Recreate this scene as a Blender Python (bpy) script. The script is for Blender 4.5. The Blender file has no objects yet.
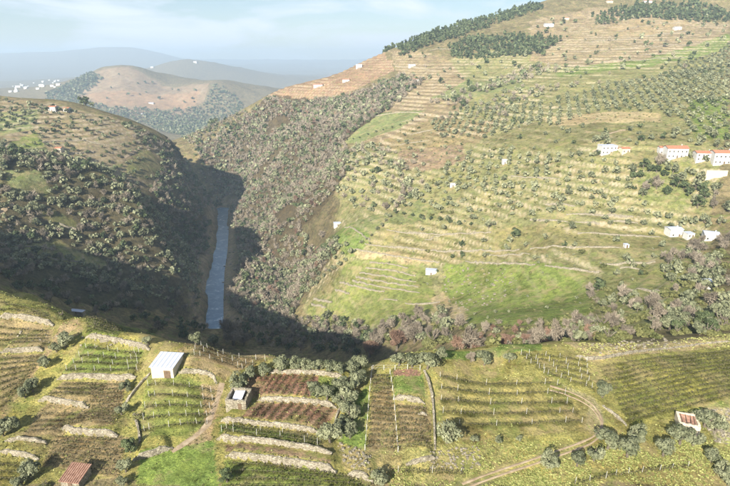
import bpy, math, random
import numpy as np
from mathutils import Vector, Matrix

R = math.radians
rng = np.random.default_rng(7)
random.seed(7)
scene = bpy.context.scene

# ------------------------------------------------------------------ camera
CAM_Z = 70.0
FPX = 521.0                       # focal length in pixels of the 730 px wide photograph
PITCH = math.atan((243.0 - 62.0) / FPX)
cam_d = bpy.data.cameras.new('camera')
cam_d.sensor_width = 36.0
cam_d.lens = 36.0 * FPX / 730.0
cam_d.clip_start = 0.5
cam_d.clip_end = 60000.0
cam = bpy.data.objects.new('camera', cam_d)
scene.collection.objects.link(cam)
cam.location = (0, 0, CAM_Z)
cam.rotation_euler = (math.pi / 2 - PITCH, 0, 0)
scene.camera = cam

# ------------------------------------------------------------------ light
SUN_EL = R(29.5)
SUN_AZ = R(27.0)                  # light travels forward and to the right
ldir = Vector((math.sin(SUN_AZ) * math.cos(SUN_EL), math.cos(SUN_AZ) * math.cos(SUN_EL), -math.sin(SUN_EL)))
sun_d = bpy.data.lights.new('sun', 'SUN')
sun_d.energy = 5.0
sun_d.angle = R(0.53)
sun_d.color = (1.0, 0.945, 0.84)
sun = bpy.data.objects.new('sun', sun_d)
scene.collection.objects.link(sun)
sun.rotation_euler = ldir.to_track_quat('-Z', 'Y').to_euler()
sun.location = (-300, -400, 500)

world = bpy.data.worlds.new('World')
scene.world = world
world.use_nodes = True
wn, wl = world.node_tree.nodes, world.node_tree.links
wn.clear()
w_out = wn.new('ShaderNodeOutputWorld')
w_bg = wn.new('ShaderNodeBackground')
w_sky = wn.new('ShaderNodeTexSky')
w_sky.sky_type = 'NISHITA'
w_sky.sun_disc = False
w_sky.sun_elevation = SUN_EL
w_sky.sun_rotation = math.pi + SUN_AZ
w_sky.altitude = 300
w_sky.air_density = 1.0
w_sky.dust_density = 0.6
w_sky.ozone_density = 1.3
w_bg.inputs['Strength'].default_value = 0.052
# thin high cloud spread over the whole sky
w_geo = wn.new('ShaderNodeTexCoord')
w_map = wn.new('ShaderNodeMapping')
w_map.inputs['Scale'].default_value = (1.6, 1.6, 7.0)
w_map.inputs['Location'].default_value = (0.55, 0.2, 0.35)
w_noi = wn.new('ShaderNodeTexNoise')
w_noi.inputs['Scale'].default_value = 2.1
w_noi.inputs['Detail'].default_value = 7.0
w_noi.inputs['Roughness'].default_value = 0.55
w_noi.inputs['Distortion'].default_value = 0.6
w_rmp = wn.new('ShaderNodeValToRGB')
w_rmp.color_ramp.elements[0].position = 0.48
w_rmp.color_ramp.elements[0].color = (0.0, 0.0, 0.0, 1)
w_rmp.color_ramp.elements[1].position = 0.62
w_rmp.color_ramp.elements[1].color = (0.85, 0.85, 0.85, 1)
w_mix = wn.new('ShaderNodeMixRGB')
w_mix.inputs[2].default_value = (8.8, 9.3, 10.4, 1)
wl.new(w_geo.outputs['Generated'], w_map.inputs['Vector'])
wl.new(w_map.outputs[0], w_noi.inputs['Vector'])
wl.new(w_noi.outputs[0], w_rmp.inputs[0])
wl.new(w_rmp.outputs[0], w_mix.inputs[0])
wl.new(w_sky.outputs[0], w_mix.inputs[1])
wl.new(w_mix.outputs[0], w_bg.inputs['Color'])
wl.new(w_bg.outputs[0], w_out.inputs['Surface'])

scene.view_settings.view_transform = 'Standard'
scene.view_settings.look = 'None'
scene.view_settings.exposure = 1.25
scene.view_settings.gamma = 1.0
scene.view_settings.use_curve_mapping = False
scene.cycles.volume_bounces = 1
scene.cycles.max_bounces = 6
scene.cycles.diffuse_bounces = 2
scene.cycles.glossy_bounces = 2
scene.cycles.use_denoising = True

HAZE_DENSITY = 0.00016

# ------------------------------------------------------------------ helpers
COL = scene.collection
CP, SP = math.cos(PITCH), math.sin(PITCH)

def at(px, py, Y):
    """photograph pixel + forward distance in metres -> world point"""
    u = (px - 365.0) / FPX
    v = (243.0 - py) / FPX
    dy = CP + v * SP
    dz = -SP + v * CP
    t = Y / dy
    return (u * t, Y, CAM_Z + dz * t)

def tag(o, label=None, cat=None, group=None, kind=None):
    if label: o['label'] = label
    if cat: o['category'] = cat
    if group: o['group'] = group
    if kind: o['kind'] = kind
    return o

def link(name, mesh, parent=None, loc=None):
    o = bpy.data.objects.new(name, mesh)
    COL.objects.link(o)
    if parent is not None: o.parent = parent
    if loc is not None: o.location = loc
    return o

def empty(name, loc=(0, 0, 0), rz=0.0):
    o = bpy.data.objects.new(name, None)
    o.empty_display_size = 0.5
    COL.objects.link(o)
    o.location = loc
    o.rotation_euler = (0, 0, rz)
    return o

def np_mesh(name, verts, faces, mats=(), smooth=False, mat_idx=None, colors=None, cname='tint'):
    """verts (n,3); faces (m,3) or (m,4) arrays"""
    me = bpy.data.meshes.new(name)
    verts = np.asarray(verts, dtype=np.float32)
    faces = np.asarray(faces, dtype=np.int32)
    k = faces.shape[1]
    me.vertices.add(len(verts)); me.vertices.foreach_set('co', verts.ravel())
    me.loops.add(faces.size); me.loops.foreach_set('vertex_index', faces.ravel())
    me.polygons.add(len(faces))
    me.polygons.foreach_set('loop_start', np.arange(0, faces.size, k, dtype=np.int32))
    if mat_idx is not None:
        me.polygons.foreach_set('material_index', np.asarray(mat_idx, dtype=np.int32))
    me.polygons.foreach_set('use_smooth', np.full(len(faces), smooth, dtype=bool))
    for m in mats: me.materials.append(m)
    if colors is not None:
        a = me.attributes.new(cname, 'FLOAT_COLOR', 'POINT')
        c = np.ones((len(verts), 4), dtype=np.float32); c[:, :3] = colors
        a.data.foreach_set('color', c.ravel())
    me.update(calc_edges=True)
    return me

class MB:
    """collects boxes, prisms and tubes into one mesh"""
    def __init__(s): s.v, s.f = [], []
    def add(s, vs, fs):
        b = len(s.v); s.v += [tuple(p) for p in vs]; s.f += [tuple(b + i for i in f) for f in fs]; return s
    def box(s, x0, x1, y0, y1, z0, z1):
        return s.add([(x0, y0, z0), (x1, y0, z0), (x1, y1, z0), (x0, y1, z0), (x0, y0, z1), (x1, y0, z1), (x1, y1, z1), (x0, y1, z1)],
                     [(0, 3, 2, 1), (4, 5, 6, 7), (0, 1, 5, 4), (1, 2, 6, 5), (2, 3, 7, 6), (3, 0, 4, 7)])
    def tube(s, pts, rad, n=6):
        pts = [Vector(p) for p in pts]; rings = []
        for i, p in enumerate(pts):
            d = (pts[min(i + 1, len(pts) - 1)] - pts[max(i - 1, 0)]).normalized()
            a = d.orthogonal().normalized(); c = d.cross(a)
            rings.append([p + (a * math.cos(2 * math.pi * k / n) + c * math.sin(2 * math.pi * k / n)) * rad[i] for k in range(n)])
        vs = [q for r in rings for q in r]; fs = []
        for i in range(len(pts) - 1):
            for k in range(n):
                fs.append((i * n + k, i * n + (k + 1) % n, (i + 1) * n + (k + 1) % n, (i + 1) * n + k))
        fs.append(tuple(range(n))[::-1]); fs.append(tuple((len(pts) - 1) * n + k for k in range(n)))
        return s.add(vs, fs)
    def mesh(s, name, mat):
        me = bpy.data.meshes.new(name); me.from_pydata(s.v, [], s.f); me.update()
        me.materials.append(mat); return me
    def build(s, name, mat, parent=None):
        return link(name, s.mesh(name, mat), parent)

# value noise ---------------------------------------------------------------
def _h(ix, iy, seed):
    n = (ix.astype(np.int64) * 374761393 + iy.astype(np.int64) * 668265263 + seed * 1274126177) & 0x7fffffff
    n = ((n ^ (n >> 13)) * 1274126177) & 0x7fffffff
    n = n ^ (n >> 16)
    return (n & 0xffff) / 65535.0

def vnoise(x, y, seed=0):
    ix, iy = np.floor(x), np.floor(y)
    fx, fy = x - ix, y - iy
    fx = fx * fx * fx * (fx * (fx * 6 - 15) + 10); fy = fy * fy * fy * (fy * (fy * 6 - 15) + 10)
    a, b = _h(ix, iy, seed), _h(ix + 1, iy, seed)
    c, d = _h(ix, iy + 1, seed), _h(ix + 1, iy + 1, seed)
    return (a + (b - a) * fx + (c - a) * fy + (a - b - c + d) * fx * fy) * 2 - 1

def fbm(x, y, wl_, oct_=4, seed=0, gain=0.5):
    s = np.zeros_like(x, dtype=float); a = 1.0; tot = 0
    for o in range(oct_):
        c, sn = math.cos(0.6 * o + 0.3), math.sin(0.6 * o + 0.3)
        s += a * vnoise((x * c - y * sn) / wl_ + 17.3 * o, (x * sn + y * c) / wl_ - 9.1 * o, seed + o)
        tot += a; a *= gain; wl_ *= 0.5
    return s / tot

def sstep(a, b, x):
    t = np.clip((x - a) / (b - a), 0, 1); return t * t * (3 - 2 * t)

def in_poly(x, y, poly):
    x = np.asarray(x); y = np.asarray(y); r = np.zeros(x.shape, bool); n = len(poly)
    for i in range(n):
        x0, y0 = poly[i][:2]; x1, y1 = poly[(i + 1) % n][:2]
        if y0 == y1: continue
        c = ((y0 > y) != (y1 > y)) & (x < (x1 - x0) * (y - y0) / (y1 - y0) + x0)
        r ^= c
    return r

def poly_dist(x, y, line):
    """unsigned distance, signed side (left +) and running length to a polyline"""
    best = np.full(x.shape, 1e9); side = np.zeros(x.shape); run = np.zeros(x.shape); L = 0.0
    for (x0, y0), (x1, y1) in zip(line[:-1], line[1:]):
        dx, dy = x1 - x0, y1 - y0; l = math.hypot(dx, dy) + 1e-9
        t = np.clip(((x - x0) * dx + (y - y0) * dy) / (l * l), 0, 1)
        d = np.hypot(x - x0 - t * dx, y - y0 - t * dy); m = d < best
        best = np.where(m, d, best); side = np.where(m, np.sign(dx * (y - y0) - dy * (x - x0)), side)
        run = np.where(m, L + t * l, run); L += l
    return best, side, run, L

# ------------------------------------------------------------------ materials
def mat_new(name):
    m = bpy.data.materials.new(name); m.use_nodes = True
    n = m.node_tree.nodes; n.clear()
    out = n.new('ShaderNodeOutputMaterial'); b = n.new('ShaderNodeBsdfPrincipled')
    m.node_tree.links.new(b.outputs[0], out.inputs['Surface'])
    b.inputs['Roughness'].default_value = 0.9
    b.inputs['Specular IOR Level'].default_value = 0.15
    return m, n, m.node_tree.links, b

def ramp(n, stops):
    r = n.new('ShaderNodeValToRGB'); e = r.color_ramp.elements
    while len(e) < len(stops): e.new(0.5)
    for i, (p, c) in enumerate(stops):
        e[i].position = p; e[i].color = (*c, 1)
    return r

def noise(n, l, vec, scale, detail=4, rough=0.6, dist=0.0):
    t = n.new('ShaderNodeTexNoise'); t.inputs['Scale'].default_value = scale
    t.inputs['Detail'].default_value = detail; t.inputs['Roughness'].default_value = rough
    t.inputs['Distortion'].default_value = dist
    l.new(vec, t.inputs['Vector']); return t

def mixc(n, l, a, b, fac, mode='MIX'):
    m = n.new('ShaderNodeMixRGB'); m.blend_type = mode
    for s, v in ((1, a), (2, b), (0, fac)):
        if hasattr(v, 'links') or hasattr(v, 'is_linked'): l.new(v, m.inputs[s])
        elif isinstance(v, (int, float)): m.inputs[s].default_value = v
        else: m.inputs[s].default_value = (*v, 1)
    return m.outputs[0]

def simple_mat(name, stops, scale, detail=5, rough=0.9, bump=0.0, bscale=None, coord='Object', dist=0.0):
    m, n, l, b = mat_new(name)
    tc = n.new('ShaderNodeTexCoord')
    t = noise(n, l, tc.outputs[coord], scale, detail, 0.6, dist)
    r = ramp(n, stops); l.new(t.outputs[0], r.inputs[0]); l.new(r.outputs[0], b.inputs['Base Color'])
    b.inputs['Roughness'].default_value = rough
    if bump:
        t2 = noise(n, l, tc.outputs[coord], bscale or scale * 3, 4)
        bp = n.new('ShaderNodeBump'); bp.inputs['Strength'].default_value = bump; bp.inputs['Distance'].default_value = 0.1
        l.new(t2.outputs[0], bp.inputs['Height']); l.new(bp.outputs[0], b.inputs['Normal'])
    return m

def ground_material():
    m, n, l, b = mat_new('hillside_ground')
    geo = n.new('ShaderNodeNewGeometry'); pos = geo.outputs['Position']
    at_ = n.new('ShaderNodeAttribute'); at_.attribute_name = 'cover'
    rs = n.new('ShaderNodeAttribute'); rs.attribute_name = 'riser'
    col = at_.outputs['Color']
    sepr = n.new('ShaderNodeSeparateColor'); l.new(rs.outputs['Color'], sepr.inputs[0])
    # patches of greener and drier ground at several sizes
    n1 = noise(n, l, pos, 0.045, 5, 0.65, 0.4); r1 = ramp(n, [(0.36, (0.72, 0.66, 0.60)), (0.5, (1, 1, 1)), (0.64, (1.25, 1.18, 1.05))])
    l.new(n1.outputs[0], r1.inputs[0]); col = mixc(n, l, col, r1.outputs[0], 0.9, 'MULTIPLY')
    n2 = noise(n, l, pos, 0.33, 6, 0.72); r2 = ramp(n, [(0.36, (0.50, 0.48, 0.42)), (0.5, (1, 1, 1)), (0.66, (1.55, 1.45, 1.28))])
    l.new(n2.outputs[0], r2.inputs[0]); col = mixc(n, l, col, r2.outputs[0], 0.85, 'MULTIPLY')
    n3 = noise(n, l, pos, 2.3, 4, 0.75); r3 = ramp(n, [(0.36, (0.45, 0.47, 0.40)), (0.52, (1, 1, 1)), (0.68, (1.7, 1.55, 1.3))])
    l.new(n3.outputs[0], r3.inputs[0]); col = mixc(n, l, col, r3.outputs[0], 0.8, 'MULTIPLY')
    # green weeds / bare earth swaps
    n4 = noise(n, l, pos, 0.12, 5, 0.7, 0.5); r4 = ramp(n, [(0.50, (0, 0, 0)), (0.62, (0.55, 0.55, 0.55))])
    l.new(n4.outputs[0], r4.inputs[0]); col = mixc(n, l, col, (0.34, 0.26, 0.14), mixc(n, l, r4.outputs[0], sepr.outputs[1], 1.0, 'MULTIPLY'))
    n5 = noise(n, l, pos, 0.17, 5, 0.7, 0.5); r5 = ramp(n, [(0.53, (0, 0, 0)), (0.64, (0.55, 0.55, 0.55))])
    l.new(n5.outputs[0], r5.inputs[0]); col = mixc(n, l, col, (0.150, 0.185, 0.045), mixc(n, l, r5.outputs[0], sepr.outputs[1], 1.0, 'MULTIPLY'))
    # terrace risers: dry stone and straw, broken up
    n6 = noise(n, l, pos, 0.25, 5, 0.8); r6 = ramp(n, [(0.40, (0, 0, 0)), (0.56, (1, 1, 1))])
    l.new(n6.outputs[0], r6.inputs[0])
    f6 = mixc(n, l, r6.outputs[0], sepr.outputs[0], 1.0, 'MULTIPLY')
    col = mixc(n, l, col, (0.43, 0.355, 0.245), f6)
    l.new(col, b.inputs['Base Color'])
    b.inputs['Roughness'].default_value = 1.0
    b.inputs['Specular IOR Level'].default_value = 0.0
    nb = noise(n, l, pos, 1.1, 6, 0.75)
    bp = n.new('ShaderNodeBump'); bp.inputs['Strength'].default_value = 0.9; bp.inputs['Distance'].default_value = 0.55
    l.new(nb.outputs[0], bp.inputs['Height']); l.new(bp.outputs[0], b.inputs['Normal'])
    return m

def leaf_material(name, dark, light, trans=0.25):
    m, n, l, b = mat_new(name)
    a = n.new('ShaderNodeAttribute'); a.attribute_name = 'tint'
    oi = n.new('ShaderNodeObjectInfo')
    r = ramp(n, [(0.0, dark), (1.0, light)])
    add = n.new('ShaderNodeMath'); add.operation = 'MULTIPLY_ADD'
    l.new(oi.outputs['Random'], add.inputs[0]); add.inputs[1].default_value = 0.35
    sep = n.new('ShaderNodeSeparateColor'); l.new(a.outputs['Color'], sep.inputs[0]); l.new(sep.outputs[0], add.inputs[2])
    l.new(add.outputs[0], r.inputs[0])
    l.new(r.outputs[0], b.inputs['Base Color'])
    b.inputs['Roughness'].default_value = 0.65
    b.inputs['Specular IOR Level'].default_value = 0.2
    if trans:
        tr = n.new('ShaderNodeBsdfTranslucent'); l.new(r.outputs[0], tr.inputs[0])
        mx = n.new('ShaderNodeMixShader'); mx.inputs[0].default_value = trans
        out = [q for q in n if q.type == 'OUTPUT_MATERIAL'][0]
        l.new(b.outputs[0], mx.inputs[1]); l.new(tr.outputs[0], mx.inputs[2]); l.new(mx.outputs[0], out.inputs['Surface'])
    return m

def stone_material(name, c0, c1, c2, scale=2.6):
    m, n, l, b = mat_new(name)
    geo = n.new('ShaderNodeNewGeometry'); mp = n.new('ShaderNodeMapping'); mp.inputs['Scale'].default_value = (1, 1, 1.8)
    l.new(geo.outputs['Position'], mp.inputs['Vector'])
    v = n.new('ShaderNodeTexVoronoi'); v.inputs['Scale'].default_value = scale; l.new(mp.outputs[0], v.inputs['Vector'])
    sep = n.new('ShaderNodeSeparateColor'); l.new(v.outputs['Color'], sep.inputs[0])
    r = ramp(n, [(0, c0), (0.5, c1), (1, c2)]); l.new(sep.outputs[0], r.inputs[0])
    v2 = n.new('ShaderNodeTexVoronoi'); v2.feature = 'DISTANCE_TO_EDGE'; v2.inputs['Scale'].default_value = scale; l.new(mp.outputs[0], v2.inputs['Vector'])
    r2 = ramp(n, [(0.0, (0.25, 0.22, 0.18)), (0.09, (1, 1, 1))]); l.new(v2.outputs['Distance'], r2.inputs[0])
    col = mixc(n, l, r.outputs[0], r2.outputs[0], 0.85, 'MULTIPLY')
    nn = noise(n, l, geo.outputs['Position'], 0.5, 5, 0.7); r3 = ramp(n, [(0.35, (0.7, 0.68, 0.6)), (0.6, (1.1, 1.08, 1.02))]); l.new(nn.outputs[0], r3.inputs[0])
    col = mixc(n, l, col, r3.outputs[0], 0.8, 'MULTIPLY')
    n4 = noise(n, l, geo.outputs['Position'], 0.9, 5, 0.75); r4 = ramp(n, [(0.56, (0, 0, 0)), (0.68, (0.7, 0.7, 0.7))]); l.new(n4.outputs[0], r4.inputs[0])
    col = mixc(n, l, col, (0.12, 0.12, 0.05), r4.outputs[0])
    l.new(col, b.inputs['Base Color'])
    bp = n.new('ShaderNodeBump'); bp.inputs['Strength'].default_value = 0.9; bp.inputs['Distance'].default_value = 0.12
    l.new(v2.outputs['Distance'], bp.inputs['Height']); l.new(bp.outputs[0], b.inputs['Normal'])
    return m

M = {}
M['ground'] = ground_material()
M['olive'] = leaf_material('olive_leaves', (0.055, 0.070, 0.034), (0.360, 0.365, 0.215))
M['ever'] = leaf_material('evergreen_leaves', (0.035, 0.055, 0.024), (0.150, 0.180, 0.080))
M['bare'] = leaf_material('bare_twigs', (0.105, 0.088, 0.066), (0.370, 0.310, 0.232), 0.1)
M['scrub'] = leaf_material('scrub_leaves', (0.075, 0.090, 0.028), (0.240, 0.230, 0.090))
M['red'] = leaf_material('russet_twigs', (0.150, 0.090, 0.062), (0.330, 0.215, 0.150), 0.1)
M['grass'] = leaf_material('grass_blades', (0.135, 0.185, 0.038), (0.430, 0.415, 0.160), 0.2)
M['vine'] = leaf_material('vine_canes', (0.030, 0.036, 0.012), (0.120, 0.110, 0.040), 0.1)
M['bark'] = simple_mat('olive_bark', [(0.3, (0.07, 0.055, 0.04)), (0.7, (0.2, 0.17, 0.13))], 3.0, bump=0.5)
M['stone'] = stone_material('dry_stone', (0.19, 0.165, 0.13), (0.32, 0.285, 0.225), (0.47, 0.425, 0.345), 3.6)
M['post'] = simple_mat('vine_post', [(0.3, (0.42, 0.40, 0.36)), (0.7, (0.62, 0.60, 0.55))], 4.0)
M['dirt'] = simple_mat('track_dirt', [(0.3, (0.22, 0.16, 0.10)), (0.55, (0.34, 0.26, 0.17)), (0.75, (0.42, 0.35, 0.25))], 0.8, 6, 1.0, 0.5)
M['render'] = simple_mat('white_render', [(0.3, (0.48, 0.465, 0.43)), (0.7, (0.60, 0.58, 0.545))], 0.8, 6, 0.85)
M['cream'] = simple_mat('cream_render', [(0.3, (0.50, 0.42, 0.30)), (0.7, (0.64, 0.56, 0.42))], 0.9, 6, 0.9)
M['tile'] = simple_mat('clay_tile', [(0.3, (0.30, 0.12, 0.07)), (0.6, (0.44, 0.20, 0.12)), (0.8, (0.50, 0.30, 0.20))], 1.5, 6, 0.85, 0.4, 5)
M['oldtile'] = simple_mat('weathered_tile', [(0.3, (0.18, 0.10, 0.07)), (0.5, (0.30, 0.17, 0.12)), (0.75, (0.40, 0.27, 0.20))], 2.2, 6, 0.9, 0.5, 6)
M['metalroof'] = simple_mat('pale_metal_roof', [(0.3, (0.40, 0.43, 0.50)), (0.7, (0.50, 0.53, 0.60))], 0.7, 5, 0.45)
M['glass'] = simple_mat('dark_window', [(0.3, (0.03, 0.035, 0.045)), (0.7, (0.06, 0.07, 0.085))], 1.0, 2, 0.15)
M['wood'] = simple_mat('old_wood', [(0.3, (0.09, 0.06, 0.04)), (0.7, (0.20, 0.14, 0.09))], 3.0, 5, 0.8)
# ------------------------------------------------------------------ terrain heights
ctrl = []
for a in [  # foreground spur (pixel, pixel, distance)
    (0,486,74),(120,486,73),(250,486,72),(365,486,72),(500,486,72),(620,486,73),(730,486,75),
    (0,430,88),(120,430,87),(250,430,87),(365,430,85),(500,430,86),(620,430,87),(730,430,89),
    (0,370,105),(120,370,105),(250,370,104),(365,370,103),(480,370,104),(600,370,106),(730,370,110),
    (0,330,120),(60,335,118),
    (0,290,138),(50,305,132),(100,320,125),(150,335,117),(200,345,112),(260,356,108),(330,362,106),(400,356,107),
    (440,350,110),(500,345,114),(560,342,118),(620,345,120),(690,340,130),(730,335,136),
    # right bank below the spur
    (400,325,300),(470,325,240),(560,330,190),(600,335,160),(650,335,150),(650,318,190),(700,320,175),(730,310,190),
    # spur across the gully, left
    (-40,148,425),(0,155,430),(60,165,440),(100,176,448),(130,190,452),(160,210,455),(180,230,458),(195,255,462),(207,290,468),
    (0,235,365),(50,220,395),(60,200,412),(100,260,393),(100,215,421),(150,290,396),(150,250,420),(180,300,415),(20,190,400),(20,265,345),(60,280,350),
    # second spur, left
    (-60,90,660),(0,95,700),(40,100,730),(80,108,750),(120,125,765),(170,150,765),(190,163,765),(205,176,765),
    (0,140,560),(80,150,590),(150,175,620),(190,185,680),
    # slope on the right
    (300,300,420),(330,250,440),(400,300,350),(450,300,330),(430,270,380),(500,200,430),(610,150,430),(700,155,400),
    (680,235,330),(560,300,270),(730,240,300),(730,300,200),(560,250,330),(620,290,255),
    (730,100,550),(600,100,620),(500,120,620),(400,150,600),(330,180,580),(270,230,600),(255,270,560),(240,190,760),
    (300,130,800),(270,95,1000),(235,118,990),(200,142,950),(385,50,1100),(330,75,1050),(450,28,1200),(530,5,1300),(580,-10,1350),
    (640,-20,1420),(730,-40,1500),(730,20,1100),(600,30,1050),(600,60,850),(730,60,800),(480,70,900),(400,90,850),(350,110,850),
    # farther hills
    (45,92,2755),(70,82,2812),(95,72,2850),(130,67,2945),(150,77,2907),(165,84,2888),(200,82,2850),(215,84,2812),(240,100,2736),(200,115,2565),(100,95,2565),(60,100,2565),(110,85,2698),(160,105,2565),
    (120, 72, 5500),(150, 67, 5600),(185, 59, 5600),(215, 65, 5600),(245, 80, 5400),(262, 92, 5200),
    (-150, 54, 11000),(-60, 55, 11000),(0, 54, 11000),(50, 51, 11000),(110, 47, 11000),(145, 49, 11300),(200, 62, 11800),(260, 64, 12000),(330, 66, 12000),(420, 70, 12000)]:
    ctrl.append(at(*a))
RIV = [at(*a)[:2] for a in [(213,322,417),(214,300,463),(216,275,530),(220,250,605),(222,228,694),(222,210,791)]]
RIV = [(-118, 402)] + RIV + [(-222, 806)]
RIV_Z = -150.0
# the ground breaks off steeply behind the rim of the near spur
for a in [(-40,280,143),(0,290,138),(50,305,132),(100,320,125),(150,335,117),(200,345,112),(260,356,108),(330,362,106),(400,356,107),(440,350,110),(500,345,114)]:
    k_ = 0.5 if a[0] > 390 else 1.0
    for f_, dz_ in ((1.10, 5.0), (1.32, 13.0)):
        x_, y_, z_ = at(a[0], a[1], a[2] * f_); ctrl.append((x_, y_, z_ - dz_ * k_))
ctrl += [(x, y, RIV_Z - 2) for x, y in RIV]
ctrl += [  # ground the picture does not show
    (-85,40,4),(0,40,-8),(85,40,-6),(0,0,-16),(0,-120,-40),(-120,-100,0),(140,-100,-40),
    (-145,125,18),(-195,116,40),(-273,135,60),(-336,139,82),(-355,130,92),(-300,20,58),(-520,120,125),(-520,-300,110),(-300,230,0),(-450,300,40),
    (-139,185,-22),(-111,200,-50),(-76,220,-68),(-31,200,-62),(-47,300,-127),(0,200,-62),(0,280,-109),(44,180,-44),(30,235,-75),(-60,380,-140),
    (-190,250,-55),(-162,290,-97),(-132,380,-136),(-110,385,-138),(-260,270,-10),
    (-320,480,-18),(-300,515,-42),(-235,540,-88),(-210,585,-130),(-600,450,40),(-700,650,60),(-500,560,-5),
    (-560,850,-10),(-440,850,-70),(-300,850,-120),(-250,870,-140),(-600,1090,-110),(-420,1150,-110),(-300,1200,-100),(-900,1000,-40),
    (170,120,-4),(300,100,6),(250,40,0),(300,200,-6),(500,400,24),(480,250,10),(800,600,70),(1000,1000,190),(700,200,30),
    (60,1450,20),(-120,1300,-60),(250,1600,60),(600,1900,150),(-350,1700,-180),(-700,1900,-190),(-1300,2000,-150),(-1300,1500,-70),
    (-500,2400,-200),(-150,2300,-150),(400,2600,-50),(-1700,4200,-150),(-900,4000,-180),(600,4200,-80),(-3000,4000,-130),(-4500,6000,-120),
    (-3200,7800,-120),(0,7500,-100),(3000,4500,80),(2500,2500,200),(4500,8000,100),(0,13700,120),(-7500,13500,150),(6000,13500,150),
    (-2500,2500,-60),(-2500,800,60),(2500,500,100),(-2500,-800,60),(2500,-800,60),(0,-900,-40),(-11000,4000,20),(-11000,-800,40),(11000,4000,150),(11000,12000,150)]
ctrl = np.array(ctrl, float)

def rbf_fit(P, Z, c):
    n = len(P)
    D = np.hypot(P[:, None, 0] - P[None, :, 0], P[:, None, 1] - P[None, :, 1])
    A = np.zeros((n + 3, n + 3)); A[:n, :n] = -np.sqrt(D * D + c[None, :] ** 2)
    A[:n, :n] += np.eye(n) * 0.0
    A[:n, n] = A[n, :n] = 1; A[:n, n + 1:n + 3] = P; A[n + 1:n + 3, :n] = P.T
    return np.linalg.solve(A, np.concatenate([Z, np.zeros(3)]))

CP_XY = ctrl[:, :2]
SC = 1000.0
cpc = np.clip(np.hypot(CP_XY[:, 0], CP_XY[:, 1]) * 0.05, 5, 300) / SC
W = rbf_fit(CP_XY / SC, ctrl[:, 2], cpc)

def base_h(x, y):
    sh = x.shape; x = x.ravel(); y = y.ravel(); out = np.empty_like(x, dtype=float); n = len(CP_XY)
    for s in range(0, len(x), 40000):
        X = x[s:s + 40000, None] / SC; Y = y[s:s + 40000, None] / SC
        ph = -np.sqrt((X - CP_XY[None, :, 0] / SC) ** 2 + (Y - CP_XY[None, :, 1] / SC) ** 2 + cpc[None, :] ** 2)
        out[s:s + 40000] = ph @ W[:n] + W[n] + W[n + 1] * X[:, 0] + W[n + 2] * Y[:, 0]
    x = x.reshape(sh); y = y.reshape(sh); z = out.reshape(sh)
    r = np.hypot(x, y)
    wild = sstep(170, 330, y)
    z = z + wild * (2.2 * fbm(x, y, 70, 4, 11) + 4.0 * sstep(500, 1000, y) * fbm(x, y, 160, 4, 21)
                    - 5.0 * sstep(550, 900, y) * np.abs(fbm(x, y, 120, 4, 81)) + 9 * sstep(1100, 1600, y) * fbm(x, y, 300, 5, 31) - 14 * sstep(1250, 1500, y) * np.abs(fbm(x, y, 260, 5, 91))
                    + 45 * sstep(3500, 8000, y) * fbm(x, y, 1300, 6, 41) - 40 * sstep(3200, 5500, y) * np.abs(fbm(x, y, 700, 5, 43)))
    z = z + (1 - wild) * 0.22 * fbm(x, y, 9, 3, 51) * sstep(60, 100, r)
    # gorge cut by the river
    d, side, _, _ = poly_dist(x, y, RIV)
    z = np.where(y > 395, np.maximum(z, RIV_Z + np.minimum((d - 9.0) * 0.4, 12 - d * 0.15)), z)
    floor = RIV_Z - 2.5 + np.maximum(0, d - 5.0 - 2.0 * fbm(x, y, 25, 3, 61)) * (np.where(side > 0, 2.2, 0.85) + 0.12 * fbm(x, y, 50, 2, 62))
    floor = np.maximum(floor, RIV_Z - 2.5) + 2.0 * np.maximum(0, 405 - y) + 0.5 * np.maximum(0, d - 70) + 2.0 * np.maximum(0, y - 808)
    return np.minimum(z, floor)

def axis(parts):
    out = []
    for a, b, s0, s1 in parts:
        x, s = a, s0
        n = max(1, int(round((b - a) / ((s0 + s1) / 2))))
        t = np.arange(n) / n
        w = s0 * t + (s1 - s0) * t * t / 2
        out.append(a + w / (s0 + (s1 - s0) / 2) * (b - a))
    out.append(np.array([parts[-1][1]])); return np.concatenate(out)

NX = np.arange(-150, 190.01, 0.5); NY = np.arange(52, 186.01, 0.48)
XS = axis([(-13000, -2600, 500, 24), (-2600, -1400, 20, 12), (-1400, -420, 12, 4), (-420, -300, 3, 2.2), (-300, 330, 2.0, 2.0), (330, 520, 2.2, 3), (520, 1500, 4, 14), (1500, 13000, 30, 600)])
YS = axis([(-1200, 30, 90, 6), (30, 180, 5, 2), (180, 700, 1.7, 1.8), (700, 1500, 2.0, 5.0), (1500, 3200, 7, 18), (3200, 14500, 26, 260)])

class Grid:
    def __init__(s, xs, ys):
        s.xs, s.ys = xs, ys; s.X, s.Y = np.meshgrid(xs, ys); s.Z = base_h(s.X, s.Y)
    def at(s, x, y):
        x = np.asarray(x, float); y = np.asarray(y, float)
        i = np.clip(np.searchsorted(s.xs, x) - 1, 0, len(s.xs) - 2); j = np.clip(np.searchsorted(s.ys, y) - 1, 0, len(s.ys) - 2)
        fx = (x - s.xs[i]) / (s.xs[i + 1] - s.xs[i]); fy = (y - s.ys[j]) / (s.ys[j + 1] - s.ys[j]); Z = s.Z
        fx = np.clip(fx, 0, 1); fy = np.clip(fy, 0, 1)
        return (Z[j, i] * (1 - fx) + Z[j, i + 1] * fx) * (1 - fy) + (Z[j + 1, i] * (1 - fx) + Z[j + 1, i + 1] * fx) * fy
GN = Grid(NX, NY); GV = Grid(XS, YS)

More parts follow.
